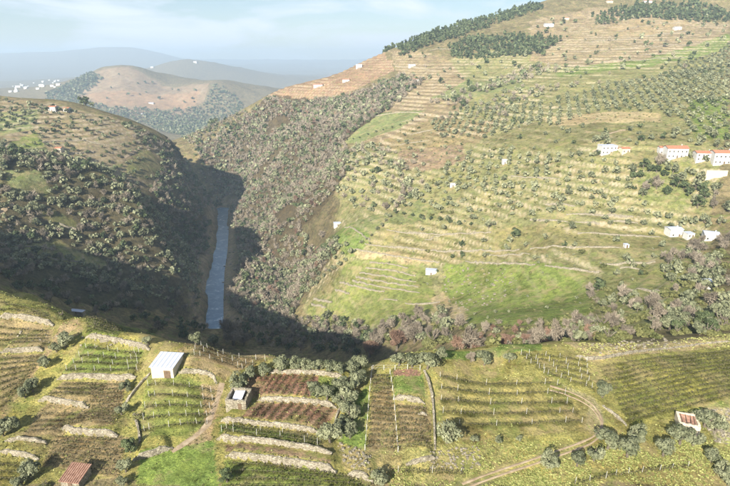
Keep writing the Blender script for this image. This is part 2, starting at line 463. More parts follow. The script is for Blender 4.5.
def H(x, y):
    x = np.asarray(x, float); y = np.asarray(y, float)
    near = (x > NX[0]) & (x < NX[-1]) & (y > NY[0]) & (y < NY[-1])
    return np.where(near, GN.at(x, y), GV.at(x, y))

TS = np.concatenate([np.arange(60, 260, 0.8), np.arange(260, 1800, 2.2), np.geomspace(1800, 15500, 500)])
def hit(px, py):
    """first meeting of the camera ray through a photograph pixel with the terrain -> (x, y) or None"""
    u = (px - 365.0) / FPX; v = (243.0 - py) / FPX
    d = np.array([u, CP + v * SP, -SP + v * CP]); d /= np.linalg.norm(d)
    p = np.array([0, 0, CAM_Z])[None] + TS[:, None] * d[None]
    below = p[:, 2] < H(p[:, 0], p[:, 1])
    if not below.any(): return None
    k = int(np.argmax(below)); a, b = TS[max(k - 1, 0)], TS[k]
    for _ in range(14):
        m = (a + b) / 2; q = np.array([0, 0, CAM_Z]) + m * d
        if q[2] < H(q[0], q[1]): b = m
        else: a = m
    q = np.array([0, 0, CAM_Z]) + b * d
    return (float(q[0]), float(q[1]))

def hits(pts):
    out = []
    for p in pts:
        h = None; py = p[1]
        while h is None and py < p[1] + 30:
            h = hit(p[0], py); py += 1
        if h: out.append(h)
    return out

def project(x, y, z):
    dx, dy, dz = x, y, z - CAM_Z
    f = dy * CP - dz * SP; up = dy * SP + dz * CP
    return 365 + FPX * dx / f, 243 - FPX * up / f, f

ORD = 'first second third fourth fifth sixth seventh eighth ninth tenth eleventh twelfth thirteenth fourteenth fifteenth sixteenth seventeenth eighteenth nineteenth twentieth'.split()
for tens, tenth in (('twenty', 'thirtieth'), ('thirty', 'fortieth'), ('forty', 'fiftieth'), ('fifty', 'sixtieth'), ('sixty', 'seventieth')):
    ORD += [tens + '-' + o for o in ORD[:9]] + [tenth]
def ordinal(i, n, side):
    if i == 0: return side + 'most' if side != 'top' else 'topmost'
    if i == n - 1: return {'left': 'rightmost', 'top': 'lowest'}[side]
    if i >= len(ORD): return 'middle'
    return ORD[i] + {'left': '-from-left', 'top': '-from-top'}[side]

def resample(line, step):
    out = [line[0]]
    for (x0, y0), (x1, y1) in zip(line[:-1], line[1:]):
        l = math.hypot(x1 - x0, y1 - y0); n = max(1, int(round(l / step)))
        for k in range(1, n + 1): out.append((x0 + (x1 - x0) * k / n, y0 + (y1 - y0) * k / n))
    return out

def smooth_line(line, n=2):
    for _ in range(n):
        o = [line[0]]
        for a, b in zip(line[:-1], line[1:]):
            o += [(a[0] * .75 + b[0] * .25, a[1] * .75 + b[1] * .25), (a[0] * .25 + b[0] * .75, a[1] * .25 + b[1] * .75)]
        line = o + [line[-1]]
    return line

# ------------------------------------------------------------------ dry stone terrace walls of the foreground (pixels, height, label)
NEAR_WALLS = [
    ([(39,401),(60,403),(89,408)], 1.2, 'short pale dry stone terrace wall in the left vineyard below the long upper wall'),
    ([(57,380),(94,378),(136,378)], 1.1, 'long dry stone terrace wall running left from the white metal-roofed shed'),
    ([(62,429),(74,434),(118,437)], 1.4, 'pale stone wall above the dense vine rows beside the tiled hut'),
    ([(5,441),(48,446)], 1.0, 'low stone wall at lower left, upper of the two stepped ones'),
    ([(0,452),(39,460)], 1.1, 'low stone wall at lower left, lower of the two stepped ones'),
    ([(150,374),(137,389),(125,404)], 0.9, 'narrow stone wall running down slope from the white metal-roofed shed'),
    ([(134,414),(139,430),(140,444)], 0.9, 'narrow stone wall left of the vineyard with white posts'),
    ([(133,460),(146,458),(173,448)], 1.2, 'stone wall end by the dark tree below the post vineyard'),
    ([(0,353),(24,352),(44,351)], 1.2, 'bright stone wall crossing the leftmost vineyard'),
    ([(0,317),(30,320),(54,326)], 1.2, 'stone wall below the topmost left field near the gorge edge'),
    ([(86,338),(100,339),(116,342),(150,350)], 1.1, 'rough stone wall along the top vineyard by the tumbledown hut'),
    ([(179,373),(204,374),(213,377),(217,384)], 0.8, 'thin curved stone wall right of the white metal-roofed shed'),
    ([(270,373),(305,374),(346,379)], 0.9, 'pale ledge wall above the ploughed reddish vine plot'),
    ([(257,401),(300,403),(337,408)], 1.0, 'stone wall between the two reddish vine plots'),
    ([(221,421),(270,428),(321,437)], 1.4, 'stone terrace wall just below the roofless stone hut'),
    ([(217,439),(270,449),(332,460)], 1.6, 'tall pale terrace wall, second one below the roofless stone hut'),
    ([(226,457),(279,464),(337,473)], 1.5, 'terrace wall directly above the lowest green vine rows'),
    ([(348,474),(360,478),(373,482)], 1.3, 'short isolated stone wall at bottom centre'),
    ([(340,407),(337,416),(334,426)], 1.0, 'short stone wall closing the right end of the reddish plot'),
    ([(393,399),(410,401),(425,404)], 1.0, 'white stone wall across the narrow fenced plot'),
    ([(418,414),(427,415)], 0.9, 'tiny stone wall stub in the narrow fenced plot'),
    ([(424,370),(430,386),(433,402),(434,425),(435,450)], 1.0, 'long boundary wall right of the narrow fenced plot'),
    ([(406,465),(422,462),(438,458)], 0.9, 'low slanting stone wall below the narrow fenced plot'),
    ([(603,406),(614,415),(627,426)], 0.8, 'pale rubble wall beside the bend of the farm track'),
    ([(575,356),(592,361),(640,352),(690,346),(730,342)], 0.6, 'rubble bank along the top of the large right vineyard'),
]
near_wall_xy = []
for pts, h, lab in NEAR_WALLS:
    near_wall_xy.append(resample(smooth_line(hits(pts), 1), 0.5))
add = np.zeros_like(GN.Z)
for line, (pts, h, lab) in zip(near_wall_xy, NEAR_WALLS):
    xs_ = [p[0] for p in line]; ys_ = [p[1] for p in line]
    i0, i1 = np.searchsorted(NX, [min(xs_) - 8, max(xs_) + 8]); j0, j1 = np.searchsorted(NY, [min(ys_) - 8, max(ys_) + 8])
    X = GN.X[j0:j1, i0:i1]; Y = GN.Y[j0:j1, i0:i1]
    d, side, run, L = poly_dist(X, Y, line)
    if abs(line[-1][0] - line[0][0]) < abs(line[-1][1] - line[0][1]) * 0.7: continue    # walls that run with the slope do not hold up a terrace
    up = side > 0 if line[-1][0] > line[0][0] else side < 0
    endf = sstep(0, 1.5, run) * sstep(0, 1.5, L - run)
    a = np.where(up, h * (1 - sstep(1.0, 7.5, d)), 0) * endf
    add[j0:j1, i0:i1] = np.maximum(add[j0:j1, i0:i1], a)
GN.Z += add

# ------------------------------------------------------------------ vine rows (laid out here, built below)
def lerp(a, b, t): return (a[0] + (b[0] - a[0]) * t, a[1] + (b[1] - a[1]) * t)
VINES = [  # corners far-left, far-right, near-right, near-left; spacing; rows along 'x' (left-right) or 'y'; posts; lush; where
    ([(90,344),(140,352),(135,374),(64,376)], 1.7, 'x', 6, .5, 'the field left of the white metal-roofed shed'),
    ([(100,320),(150,333),(118,338),(88,333)], 1.8, 'x', 0, .6, 'the topmost vineyard at the gorge edge'),
    ([(92,384),(124,383),(114,426),(92,424)], 1.35, 'x', 0, .3, 'the brown plot in the middle of the left vineyards'),
    ([(42,412),(90,412),(80,424),(24,437)], 1.35, 'x', 0, .3, 'the brown plot above the two stepped walls'),
    ([(66,383),(92,383),(90,398),(48,397)], 1.5, 'x', 0, .5, 'the small plot under the long upper wall'),
    ([(60,436),(126,440),(116,480),(44,465)], 1.25, 'x', 0, .25, 'the dense brown vineyard right above the tiled hut'),
    ([(0,357),(42,356),(22,388),(0,412)], 1.9, 'x', 0, .5, 'the leftmost vineyard below the bright wall'),
    ([(0,324),(46,330),(44,348),(0,349)], 1.9, 'x', 0, .5, 'the leftmost vineyard above the bright wall'),
    ([(2,300),(45,315),(52,322),(0,314)], 2.0, 'x', 0, .6, 'the narrow field on the left gorge edge'),
    ([(150,381),(214,389),(205,428),(142,437)], 2.3, 'x', 3.6, .6, 'the vineyard with white posts below the shed'),
    ([(204,346),(270,360),(238,370),(190,358)], 1.9, 'x', 6, .2, 'the brown strips between the shed and the gorge'),
    ([(258,378),(316,378),(308,397),(246,395)], 1.5, 'y', 0, .25, 'the ploughed reddish plot right of the roofless hut'),
    ([(258,404),(336,411),(320,431),(248,416)], 1.9, 'y', 0, .15, 'the bare reddish plot under the ploughed one'),
    ([(224,425),(320,441),(319,447),(224,434)], 1.6, 'x', 5, 1.0, 'the lush strip between the two tall terrace walls'),
    ([(230,461),(340,476),(372,492),(222,494)], 1.45, 'x', 0, .7, 'the lowest green vineyard at the bottom'),
    ([(375,375),(388,375),(395,452),(368,450)], 1.3, 'x', 0, .3, 'the left half of the narrow fenced plot'),
    ([(397,405),(425,408),(431,451),(399,452)], 1.3, 'x', 0, .3, 'the right half of the narrow fenced plot'),
    ([(442,373),(556,381),(584,428),(444,432)], 2.7, 'x', 6.5, .45, 'the wide wire vineyard inside the farm track'),
    ([(600,366),(730,350),(730,399),(630,424)], 1.9, 'x', 0, .5, 'the large right vineyard above the white hut'),
    ([(520,353),(585,358),(592,392),(545,376)], 2.0, 'x', 7, .4, 'the vineyard left of the large right one'),
    ([(0,462),(28,466),(22,484),(0,484)], 1.6, 'x', 0, .6, 'the small green plot in the lower left corner'),
]
VROWS = []; YWISE = set()
for q, sp, axis_, posts, lush, where in VINES:
    W4 = hits(q)
    if len(W4) < 4: continue
    A_, B_, C_, D_ = W4
    if axis_ == 'y': A_, B_, C_, D_ = A_, D_, C_, B_; YWISE.add(where)
    depth = .5 * (math.dist(A_, D_) + math.dist(B_, C_)); n_ = max(2, int(depth / sp))
    for i in range(n_):
        t = (i + .5) / n_; a, b = lerp(A_, D_, t), lerp(B_, C_, t)
        mid = lerp(a, b, .5); bow = .012 * math.dist(a, b); mid = (mid[0], mid[1] + bow)
        VROWS.append((smooth_line([a, mid, b], 1), posts, lush, where, n_, i, depth / n_))

# ------------------------------------------------------------------ ground cover (field colours)
C_GREEN = (0.159,0.199,0.056); C_LUSH = (0.141,0.196,0.054); C_DRY = (0.276,0.259,0.118); C_BROWN = (0.241,0.175,0.106)
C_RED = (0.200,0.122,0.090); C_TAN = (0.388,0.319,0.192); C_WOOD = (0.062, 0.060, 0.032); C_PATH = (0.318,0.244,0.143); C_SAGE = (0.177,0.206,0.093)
FIELDS = [   # pixel polygon, colour, terraced
    # right slope, large covers first
    ([(365,100),(450,60),(560,40),(730,20),(730,330),(600,330),(540,320),(300,310),(330,250),(340,180)], (0.201,0.203,0.095), 0.6),
    ([(340,60),(385,52),(450,60),(480,90),(440,130),(400,150),(350,140),(360,110),(400,80)], (0.228,0.180,0.118), 0.6),
    ([(270,98),(330,72),(385,52),(395,70),(345,95),(300,100)], (0.254,0.169,0.118), 0.6),
    ([(530,20),(600,6),(730,22),(730,50),(600,70),(530,60)], (0.233,0.185,0.123), 0.6),
    ([(330,132),(365,115),(425,110),(400,128),(360,142),(335,143)], C_SAGE, 0.0),
    ([(430,98),(470,80),(520,80),(530,88),(470,97)], C_SAGE, 0.2),
    ([(555,72),(640,60),(730,33),(730,48),(640,68),(560,77)], C_LUSH, 0.6),
    ([(590,28),(640,18),(690,18),(680,30),(600,42)], (0.275,0.213,0.134), 0.6),
    ([(540,40),(600,25),(640,40),(620,60),(550,62)], (0.244,0.197,0.129), 0.6),
    ([(545,120),(600,122),(690,136),(700,145),(560,148),(500,150),(480,140)], (0.169,0.167,0.078), 0.2),
    ([(540,118),(600,112),(660,113),(660,122),(560,126)], C_TAN, 0.2),
    ([(690,100),(730,95),(730,140),(695,138)], C_LUSH, 0.3),
    ([(400,150),(460,142),(470,158),(430,170),(395,168)], (0.228,0.169,0.118), 0.3),
    ([(400,130),(440,118),(500,120),(480,142),(400,150),(370,150)], (0.222,0.180,0.100), 0.6),
    ([(325,240),(355,222),(395,212),(380,232),(352,256),(330,250)], C_LUSH, 0.2),
    ([(345,228),(395,212),(420,200),(440,214),(380,240)], (0.159,0.179,0.078), 0.2),
    ([(385,224),(440,222),(560,225),(660,225),(665,250),(560,250),(400,252),(360,248)], (0.206,0.196,0.089), 0.6),
    ([(355,250),(400,252),(440,260),(440,264),(395,262),(358,257)], C_TAN, 0.0),
    ([(355,258),(425,264),(440,300),(420,320),(340,322),(305,318),(310,298)], (0.180,0.209,0.068), 0.2),
    ([(445,262),(560,262),(600,275),(595,310),(560,325),(470,325),(440,300)], (0.175,0.221,0.061), 0.15),
    ([(430,298),(445,290),(465,310),(470,325),(450,328)], C_TAN, 0.1),
    ([(580,262),(640,255),(690,270),(700,300),(640,318),(600,300)], (0.195,0.209,0.084), 0.5),
    ([(640,165),(690,160),(690,210),(640,200)], (0.159,0.179,0.068), 0.2),
    # gorge wood
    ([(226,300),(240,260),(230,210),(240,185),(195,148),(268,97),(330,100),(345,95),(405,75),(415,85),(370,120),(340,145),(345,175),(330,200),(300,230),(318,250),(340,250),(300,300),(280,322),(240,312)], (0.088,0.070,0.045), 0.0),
    # spur on the left
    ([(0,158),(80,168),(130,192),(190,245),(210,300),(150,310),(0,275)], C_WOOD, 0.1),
    ([(6,172),(40,172),(52,196),(10,196)], C_SAGE, 0.1),
    ([(36,207),(75,220),(80,232),(60,232)], C_GREEN, 0.2),
    ([(10,245),(60,240),(110,262),(100,270),(50,258)], (0.188,0.212,0.075), 0.5),
    ([(120,190),(150,185),(215,245),(205,260),(170,215)], C_WOOD, 0.0),
    # second spur
    ([(0,96),(80,110),(170,152),(228,190),(205,205),(150,190),(120,178),(60,160),(0,160)], (0.206,0.169,0.111), 0.6),
    ([(10,142),(35,132),(46,150),(20,152)], C_GREEN, 0.2),
    ([(0,112),(40,108),(30,130),(0,135)], C_SAGE, 0.4),
    ([(125,158),(150,150),(165,170),(145,180),(125,172)], (0.223,0.226,0.099), 0.2),
    # far hills
    ([(45,92),(95,72),(130,67),(150,78),(210,83),(205,100),(160,120),(110,110),(60,100)], (0.253,0.181,0.131), 0.3),
    ([(85,95),(140,92),(200,90),(195,108),(150,108),(100,105)], (0.318,0.200,0.131), 0.2),
    ([(45,92),(90,73),(100,80),(70,98)], C_WOOD, 0.0),
    # foreground
    ([(0,285),(50,300),(160,340),(260,354),(360,362),(440,350),(560,340),(640,345),(730,333),(730,486),(0,486)], (0.240,0.225,0.080), 0.0),
    ([(0,318),(54,326),(44,350),(0,352)], (0.255,0.205,0.112), 0.0), ([(0,355),(44,354),(22,390),(0,420)], (0.255,0.205,0.112), 0.0),
    ([(100,318),(155,332),(118,337),(86,333)], C_GREEN, 0.0), ([(80,343),(145,352),(136,375),(60,376)], C_GREEN, 0.0),
    ([(62,381),(128,380),(112,426),(78,424),(22,438),(38,410)], (0.255,0.205,0.112), 0.0),
    ([(58,434),(128,438),(118,480),(40,466)], (0.255,0.205,0.112), 0.0),
    ([(147,377),(216,387),(206,428),(180,436),(138,440)], (0.177,0.199,0.062), 0.0),
    ([(196,343),(275,358),(240,372),(185,360)], (0.255,0.205,0.112), 0.0),
    ([(250,376),(320,377),(312,398),(242,397)], C_RED, 0.0), ([(320,377),(345,379),(340,402),(312,398)], C_GREEN, 0.0),
    ([(255,403),(338,409),(322,432),(244,416)], C_RED, 0.0), ([(222,423),(322,439),(322,448),(220,434)], C_LUSH, 0.0),
    ([(226,444),(330,460),(330,466),(226,452)], (0.206,0.144,0.099), 0.0),
    ([(226,460),(340,475),(372,490),(218,490)], C_GREEN, 0.0),
    ([(374,373),(390,373),(398,453),(366,452)], (0.255,0.205,0.112), 0.0), ([(394,376),(424,374),(428,398),(395,395)], C_LUSH, 0.0),
    ([(396,402),(428,407),(433,452),(398,453)], (0.255,0.205,0.112), 0.0), ([(394,369),(420,369),(422,376),(394,376)], C_RED, 0.0),
    ([(440,371),(548,376),(590,400),(592,432),(440,440)], (0.235,0.210,0.085), 0.0),
    ([(438,350),(500,346),(545,342),(540,350),(480,360),(440,360)], C_LUSH, 0.0),
    ([(560,342),(730,336),(730,345),(590,360)], (0.352,0.288,0.161), 0.0),
    ([(594,362),(730,346),(730,402),(690,412),(628,425)], (0.235,0.230,0.075), 0.0),
    ([(690,412),(730,400),(730,412),(695,420)], C_LUSH, 0.0),
    ([(400,444),(600,444),(700,440),(730,440),(730,486),(390,486)], (0.264,0.245,0.099), 0.0),
    ([(700,410),(730,408),(730,445),(712,440)], (0.352,0.331,0.212), 0.0),
    ([(560,384),(592,398),(604,420),(596,438),(585,430),(588,405)], (0.282,0.259,0.137), 0.0),
    ([(200,385),(222,385),(212,440),(180,448),(205,425)], C_PATH, 0.0),
    ([(62,322),(78,318),(82,330),(50,352),(30,380),(20,384),(45,350)], C_PATH, 0.0),
    ([(178,350),(196,345),(186,360),(230,372),(225,382),(180,368)], (0.259,0.213,0.111), 0.0),
    ([(140,452),(215,440),(218,486),(135,486)], C_LUSH, 0.0),
    ([(335,440),(365,450),(400,455),(400,486),(372,480),(345,470)], (0.282,0.237,0.111), 0.0),
    ([(350,400),(368,385),(364,450),(338,440)], C_LUSH, 0.0),
]
FW = [(hits(p), c, t) for p, c, t in FIELDS]

def paint(G):
    X, Y = G.X, G.Y
    k = np.clip(np.hypot(X, Y) / 400, 0.25, 3)
    wx = X + k * 3.0 * fbm(X, Y, 14, 3, 71); wy = Y + k * 3.0 * fbm(X, Y, 14, 3, 72)
    C = np.empty(X.shape + (3,)); C[:] = (0.150, 0.130, 0.075)
    far = sstep(1200, 2400, Y)[..., None]
    C = C * (1 - far) + far * np.array((0.150, 0.125, 0.085))
    T = np.zeros(X.shape)
    for poly, c, t in FW:
        if len(poly) < 3: continue
        P = np.array(poly); m = (wx > P[:, 0].min()) & (wx < P[:, 0].max()) & (wy > P[:, 1].min()) & (wy < P[:, 1].max())
        if not m.any(): continue
        idx = np.where(m); k2 = in_poly(wx[idx], wy[idx], poly)
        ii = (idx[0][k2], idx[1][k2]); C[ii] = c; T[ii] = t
    # steep ground beyond the near spur is scrub and rock
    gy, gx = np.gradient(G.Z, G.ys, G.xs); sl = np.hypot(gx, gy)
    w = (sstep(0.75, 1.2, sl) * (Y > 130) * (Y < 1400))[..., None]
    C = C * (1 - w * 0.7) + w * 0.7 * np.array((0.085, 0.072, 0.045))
    return C, T, sl

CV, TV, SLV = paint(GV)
CN, TN, _ = paint(GN)
CN = np.minimum(CN * 1.14, 0.45)
# weeds and hoed earth in strips along the vine rows
for line, posts, lush, where, n_, i, sp_ in VROWS:
    xs_ = [p[0] for p in line]; ys_ = [p[1] for p in line]
    i0, i1 = np.searchsorted(NX, [min(xs_) - 1, max(xs_) + 1]); j0, j1 = np.searchsorted(NY, [min(ys_) - 1, max(ys_) + 1])
    X = GN.X[j0:j1, i0:i1]; Y = GN.Y[j0:j1, i0:i1]; dd, _, _, _ = poly_dist(X, Y, line)
    wgt = (sstep(.36 * sp_, .14 * sp_, dd) * (.7 + .5 * fbm(X, Y, 4, 3, 400)) * .95)[..., None]
    tone = np.array((0.075, 0.056, 0.030)) if lush < .4 else np.array((0.075, 0.080, 0.026))
    CN[j0:j1, i0:i1] = CN[j0:j1, i0:i1] * (1 - wgt) + tone * wgt
    GN.Z[j0:j1, i0:i1] += (sstep(.4 * sp_, .08, dd) * .14)
d, _, _, _ = poly_dist(GV.X, GV.Y, RIV)
bank = np.exp(-((d - 13) / 5.0) ** 2)[..., None] * (GV.Y[..., None] > 380)
CV = CV * (1 - 0.7 * bank) + 0.7 * bank * np.array((0.36, 0.29, 0.21))
# terraces of the far side: real steps in the ground
STEP = 4.2
ph = (GV.Z + 2.2 * fbm(GV.X, GV.Y, 60, 3, 201)) / STEP
fr = ph - np.floor(ph)
gate = sstep(-0.55, 0.0, fbm(GV.X, GV.Y, 60, 3, 202))
tmask = TV * gate * sstep(0.12, 0.25, SLV)
stepz = np.floor(ph) + sstep(0.76, 1.0, fr) - ph
GV.Z += np.clip(tmask * 1.2, 0, 1) * stepz * STEP * 0.75
RIS = np.clip(tmask * 1.5, 0, 1) * sstep(0.70, 0.82, fr) * (1 - 0.25 * sstep(0.95, 1.0, fr))
RIS *= sstep(-0.5, 0.1, fbm(GV.X, GV.Y, 33, 3, 203))

def grid_obj(name, G, C, Rr, drop=None):
    ny, nx = G.Z.shape
    Zz = G.Z if drop is None else G.Z - drop
    V = np.stack([G.X, G.Y, Zz], -1).reshape(-1, 3)
    i = np.arange(nx - 1)[None, :] + np.arange(ny - 1)[:, None] * nx
    F = np.stack([i, i + 1, i + 1 + nx, i + nx], -1).reshape(-1, 4)
    me = np_mesh(name, V, F, [M['ground']], True, None, C.reshape(-1, 3), 'cover')
    a = me.attributes.new('riser', 'FLOAT_COLOR', 'POINT'); q = np.ones((len(V), 4), np.float32); q[:, 0] = Rr.ravel(); q[:, 1] = np.clip((C.reshape(-1, 3)[:, 0] - 0.085) / 0.06, 0, 1)
    a.data.foreach_set('color', q.ravel())
    return tag(link(name, me), kind='structure')
ins = np.minimum(np.minimum(GV.X - NX[0], NX[-1] - GV.X), np.minimum(GV.Y - NY[0], NY[-1] - GV.Y))
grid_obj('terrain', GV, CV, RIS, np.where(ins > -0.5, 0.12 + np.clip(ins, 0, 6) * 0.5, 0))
grid_obj('hillside', GN, CN, np.zeros_like(GN.Z))

# ------------------------------------------------------------------ river
def ribbon(line, half, zfun, name, mat, jit=0.0):
    n = len(line); V = []; F = []
    for i, (x, y) in enumerate(line):
        a = line[max(i - 1, 0)]; b = line[min(i + 1, n - 1)]
        dx, dy = b[0] - a[0], b[1] - a[1]; l = math.hypot(dx, dy) + 1e-9; nx_, ny_ = -dy / l, dx / l
        hw = half * (1 + jit * float(vnoise(np.array([i * 0.31]), np.array([2.2]), 5)[0]))
        for s in (-1, -0.33, 0.33, 1):
            X, Y = x + nx_ * hw * s, y + ny_ * hw * s
            V.append((X, Y, zfun(X, Y, s)))
    for i in range(n - 1):
        for k in range(3): F.append((i * 4 + k, i * 4 + k + 1, (i + 1) * 4 + k + 1, (i + 1) * 4 + k))
    V = np.array(V); F = np.array(F)
    a, b_, c = V[F[0][0]], V[F[0][1]], V[F[0][2]]
    if np.cross(b_ - a, c - a)[2] < 0: F = F[:, ::-1]
    return link(name, np_mesh(name, V, F, [mat], True))
m, n, l, b = mat_new('river_water')
geo = n.new('ShaderNodeNewGeometry')
t = noise(n, l, geo.outputs['Position'], 0.12, 6, 0.75, 0.8)
r = ramp(n, [(0.46, (0.075, 0.150, 0.220)), (0.58, (0.13, 0.22, 0.29)), (0.68, (0.60, 0.66, 0.70))]); l.new(t.outputs[0], r.inputs[0]); l.new(r.outputs[0], b.inputs['Base Color'])
b.inputs['Roughness'].default_value = 0.22; b.inputs['Specular IOR Level'].default_value = 0.6
t2 = noise(n, l, geo.outputs['Position'], 0.9, 5, 0.7); bp = n.new('ShaderNodeBump'); bp.inputs['Strength'].default_value = 0.5; bp.inputs['Distance'].default_value = 0.3
l.new(t2.outputs[0], bp.inputs['Height']); l.new(bp.outputs[0], b.inputs['Normal'])
M['water'] = m
tag(ribbon(resample(smooth_line([(-108, 372)] + RIV, 2), 8), 17, lambda x, y, s: RIV_Z, 'river', M['water']), kind='structure')

# ------------------------------------------------------------------ tracks
def track(name, pts, half, far=False, off=0.05):
    line = resample(smooth_line(hits(pts), 2), 2.0 if far else 0.7)
    def zf(x, y, s):
        e = 0.6 if not far else 1.5
        return float(H(x, y)) + off - (0.10 if abs(s) > 0.9 else 0.0)
    return tag(ribbon(line, half, zf, name, M['dirt'], 0.25), kind='structure')
# two wheel ruts of the farm track
TRK = [(462,487),(505,471),(538,460),(580,446),(597,438),(604,424),(596,410),(587,402),(568,393),(550,388)]
for s in (-3.0, 3.0):
    track('farm_track', [(x, y + s * (0.8 if i > 5 else 1) * 0.9) for i, (x, y) in enumerate(TRK)], 0.27, off=0.07)
track('footpath', [(222,383),(219,396),(212,412),(206,428),(190,440),(172,452)], 1.0, off=0.03)
track('hill_road', [(150,192),(157,180),(166,168)], 1.1, True, 0.45); track('hill_road', [(124,158),(134,152),(142,146)], 1.1, True, 0.45)
track('hill_road', [(300,122),(330,121),(350,122)], 2.0, True, 0.35); track('hill_road', [(0,213),(8,207),(14,204)], 1.2, True, 0.3)
track('hill_road', [(608,134),(618,131),(626,130)], 1.5, True, 0.25)
# ------------------------------------------------------------------ stone walls
def wall_mesh(line, h, thick, name, step_behind=0.0, seed=0):
    r_ = np.random.default_rng(seed + 5); n = len(line); V = []; F = []
    for i, (x, y) in enumerate(line):
        a = line[max(i - 1, 0)]; b = line[min(i + 1, n - 1)]
        dx, dy = b[0] - a[0], b[1] - a[1]; l = math.hypot(dx, dy) + 1e-9; nx_, ny_ = -dy / l, dx / l
        if ny_ > 0: nx_, ny_ = -nx_, -ny_           # front of the wall looks down the slope, to the camera
        fx, fy = x + nx_ * thick * .5, y + ny_ * thick * .5; bx, by = x - nx_ * thick * .5, y - ny_ * thick * .5
        zl = float(H(x + nx_ * (thick + .3), y + ny_ * (thick + .3))); zu = float(H(x - nx_ * (thick + .3), y - ny_ * (thick + .3)))
        e = min(1.0, 0.25 + 0.15 * min(i, n - 1 - i))
        top = max(zl + h * .8 * e, zu + 0.06) + r_.uniform(-.07, .07)
        j = lambda: r_.uniform(-.07, .07)
        V += [(fx + nx_ * .10 + j(), fy + ny_ * .12 + j(), min(zl, zu) - 0.6), (fx + nx_ * .08 + j(), fy + ny_ * .08 + j(), zl + (top - zl) * .5), (fx + j(), fy + j(), top),
              (bx + j(), by + j(), top + r_.uniform(-.08, .08)), (bx, by, min(zl, zu) - 0.6)]
    for i in range(n - 1):
        for k in range(4): F.append((i * 5 + k, (i + 1) * 5 + k, (i + 1) * 5 + k + 1, i * 5 + k + 1))
    me = bpy.data.meshes.new(name); me.from_pydata(V, [], F + [(4, 3, 2, 1, 0), tuple((n - 1) * 5 + k for k in range(5))]); me.update()
    me.materials.append(M['stone']); return me
for i, (line, (pts, h, lab)) in enumerate(zip(near_wall_xy, NEAR_WALLS)):
    tag(link('terrace_wall', wall_mesh(line, h * .85, 0.34, 'terrace_wall', seed=i)), lab, 'stone wall')

FAR_WALLS = [
    ('stone terrace wall on the striped field left of the small white hut', 'walls of the striped terraced field', 1.5,
     [[(370,262),(392,264),(408,268)], [(366,268),(390,270),(416,276)], [(360,273),(386,276),(416,282)], [(356,277),(384,282),(418,287)], [(352,281),(384,287),(420,293)],
      [(340,283),(362,288),(384,292)], [(336,290),(350,294)], [(314,299),(332,303)], [(312,304),(326,308)], [(405,303),(425,305),(440,302)], [(384,299),(398,300)]]),
    ('long pale stone terrace wall across the green fields of the middle slope', 'long terrace walls of the middle slope', 1.5,
     [[(387,230),(420,234),(459,233),(491,233)], [(365,244),(412,248),(470,250),(520,249)], [(530,249),(580,249),(626,248)], [(577,234),(620,236),(661,237)], [(566,214),(600,216),(634,217)],
      [(511,176),(540,178),(560,179)], [(465,261),(500,264),(535,265)], [(545,266),(575,270),(600,271)], [(490,255),(530,254)], [(355,249),(375,253),(395,256),(440,262)], [(345,228),(362,236),(370,240)],
      [(600,263),(630,264),(655,262)]]),
    ('bright stone wall stub with gaps beside olive trees of the middle slope', 'bright wall stubs of the middle slope', 2.0,
     [[(530,220),(545,221),(568,222)], [(609,221),(622,222),(638,223)], [(575,222),(600,224)], [(620,268),(640,270)], [(630,290),(660,291)], [(545,205),(575,206)], [(425,240),(440,236)]]),
    ('thin stone terrace wall on the high brown vineyards below the skyline', 'terrace walls of the high vineyards', 1.5,
     [[(590,42),(640,38),(690,31)], [(580,52),(630,49),(700,43)], [(600,63),(650,60),(690,57)], [(565,66),(600,67)], [(640,55),(700,50)], [(385,95),(410,98)], [(365,118),(400,112),(425,114)], [(400,122),(425,118)],
      [(615,32),(650,25),(680,22)], [(410,135),(440,128)], [(400,145),(430,140)], [(395,66),(430,70)], [(430,50),(460,48)]]),
    ('thin stone terrace wall among the vineyards of the left hill', 'terrace walls of the left hill', 1.6,
     [[(45,142),(75,140),(105,145)], [(20,150),(45,148)], [(5,128),(25,122)], [(50,154),(95,152)], [(70,112),(85,115)], [(10,118),(35,112)], [(0,146),(10,150)]]),
    ('pale terrace bank wall in the sunlit clearing of the wooded spur', 'walls of the wooded spur', 1.3, [[(15,247),(35,246),(52,250)], [(60,225),(76,230)], [(50,258),(80,262)]]),
]
for lab, grp, h, lines in FAR_WALLS:
    lines.sort(key=lambda q: sum(p[1] for p in q) / len(q))
    for k, pts in enumerate(lines):
        w = hits(pts)
        if len(w) < 2 or max(math.hypot(a[0] - b[0], a[1] - b[1]) for a, b in zip(w[:-1], w[1:])) > 160: continue
        line = resample(smooth_line(w, 1), 2.0)
        line = [(x + random.uniform(-.5, .5), y + random.uniform(-.5, .5)) for x, y in line]
        tag(link('terrace_wall', wall_mesh(line, h * random.uniform(.8, 1.15), 0.9, 'terrace_wall', seed=100 + k)), ordinal(k, len(lines), 'top') + ' ' + lab, 'stone wall', grp)

# ------------------------------------------------------------------ foliage shapes
def unit(n, r_):
    v = r_.normal(size=(n, 3)); return v / np.linalg.norm(v, axis=1)[:, None]

def leaf_cards(cent, nrm, size, r_, stretch=1.0):
    """a quad for each centre, roughly facing nrm"""
    n = len(cent); a = np.cross(nrm, unit(n, r_)); a /= np.linalg.norm(a, axis=1)[:, None] + 1e-9; b = np.cross(nrm, a)
    s = (size * r_.uniform(.6, 1.35, n))[:, None]
    a = a * s * stretch; b = b * s / stretch
    V = np.stack([cent - a - b * .4, cent + a * .3 - b, cent + a + b * .4, cent - a * .3 + b], 1).reshape(-1, 3)
    F = np.arange(4 * n).reshape(n, 4); return V, F

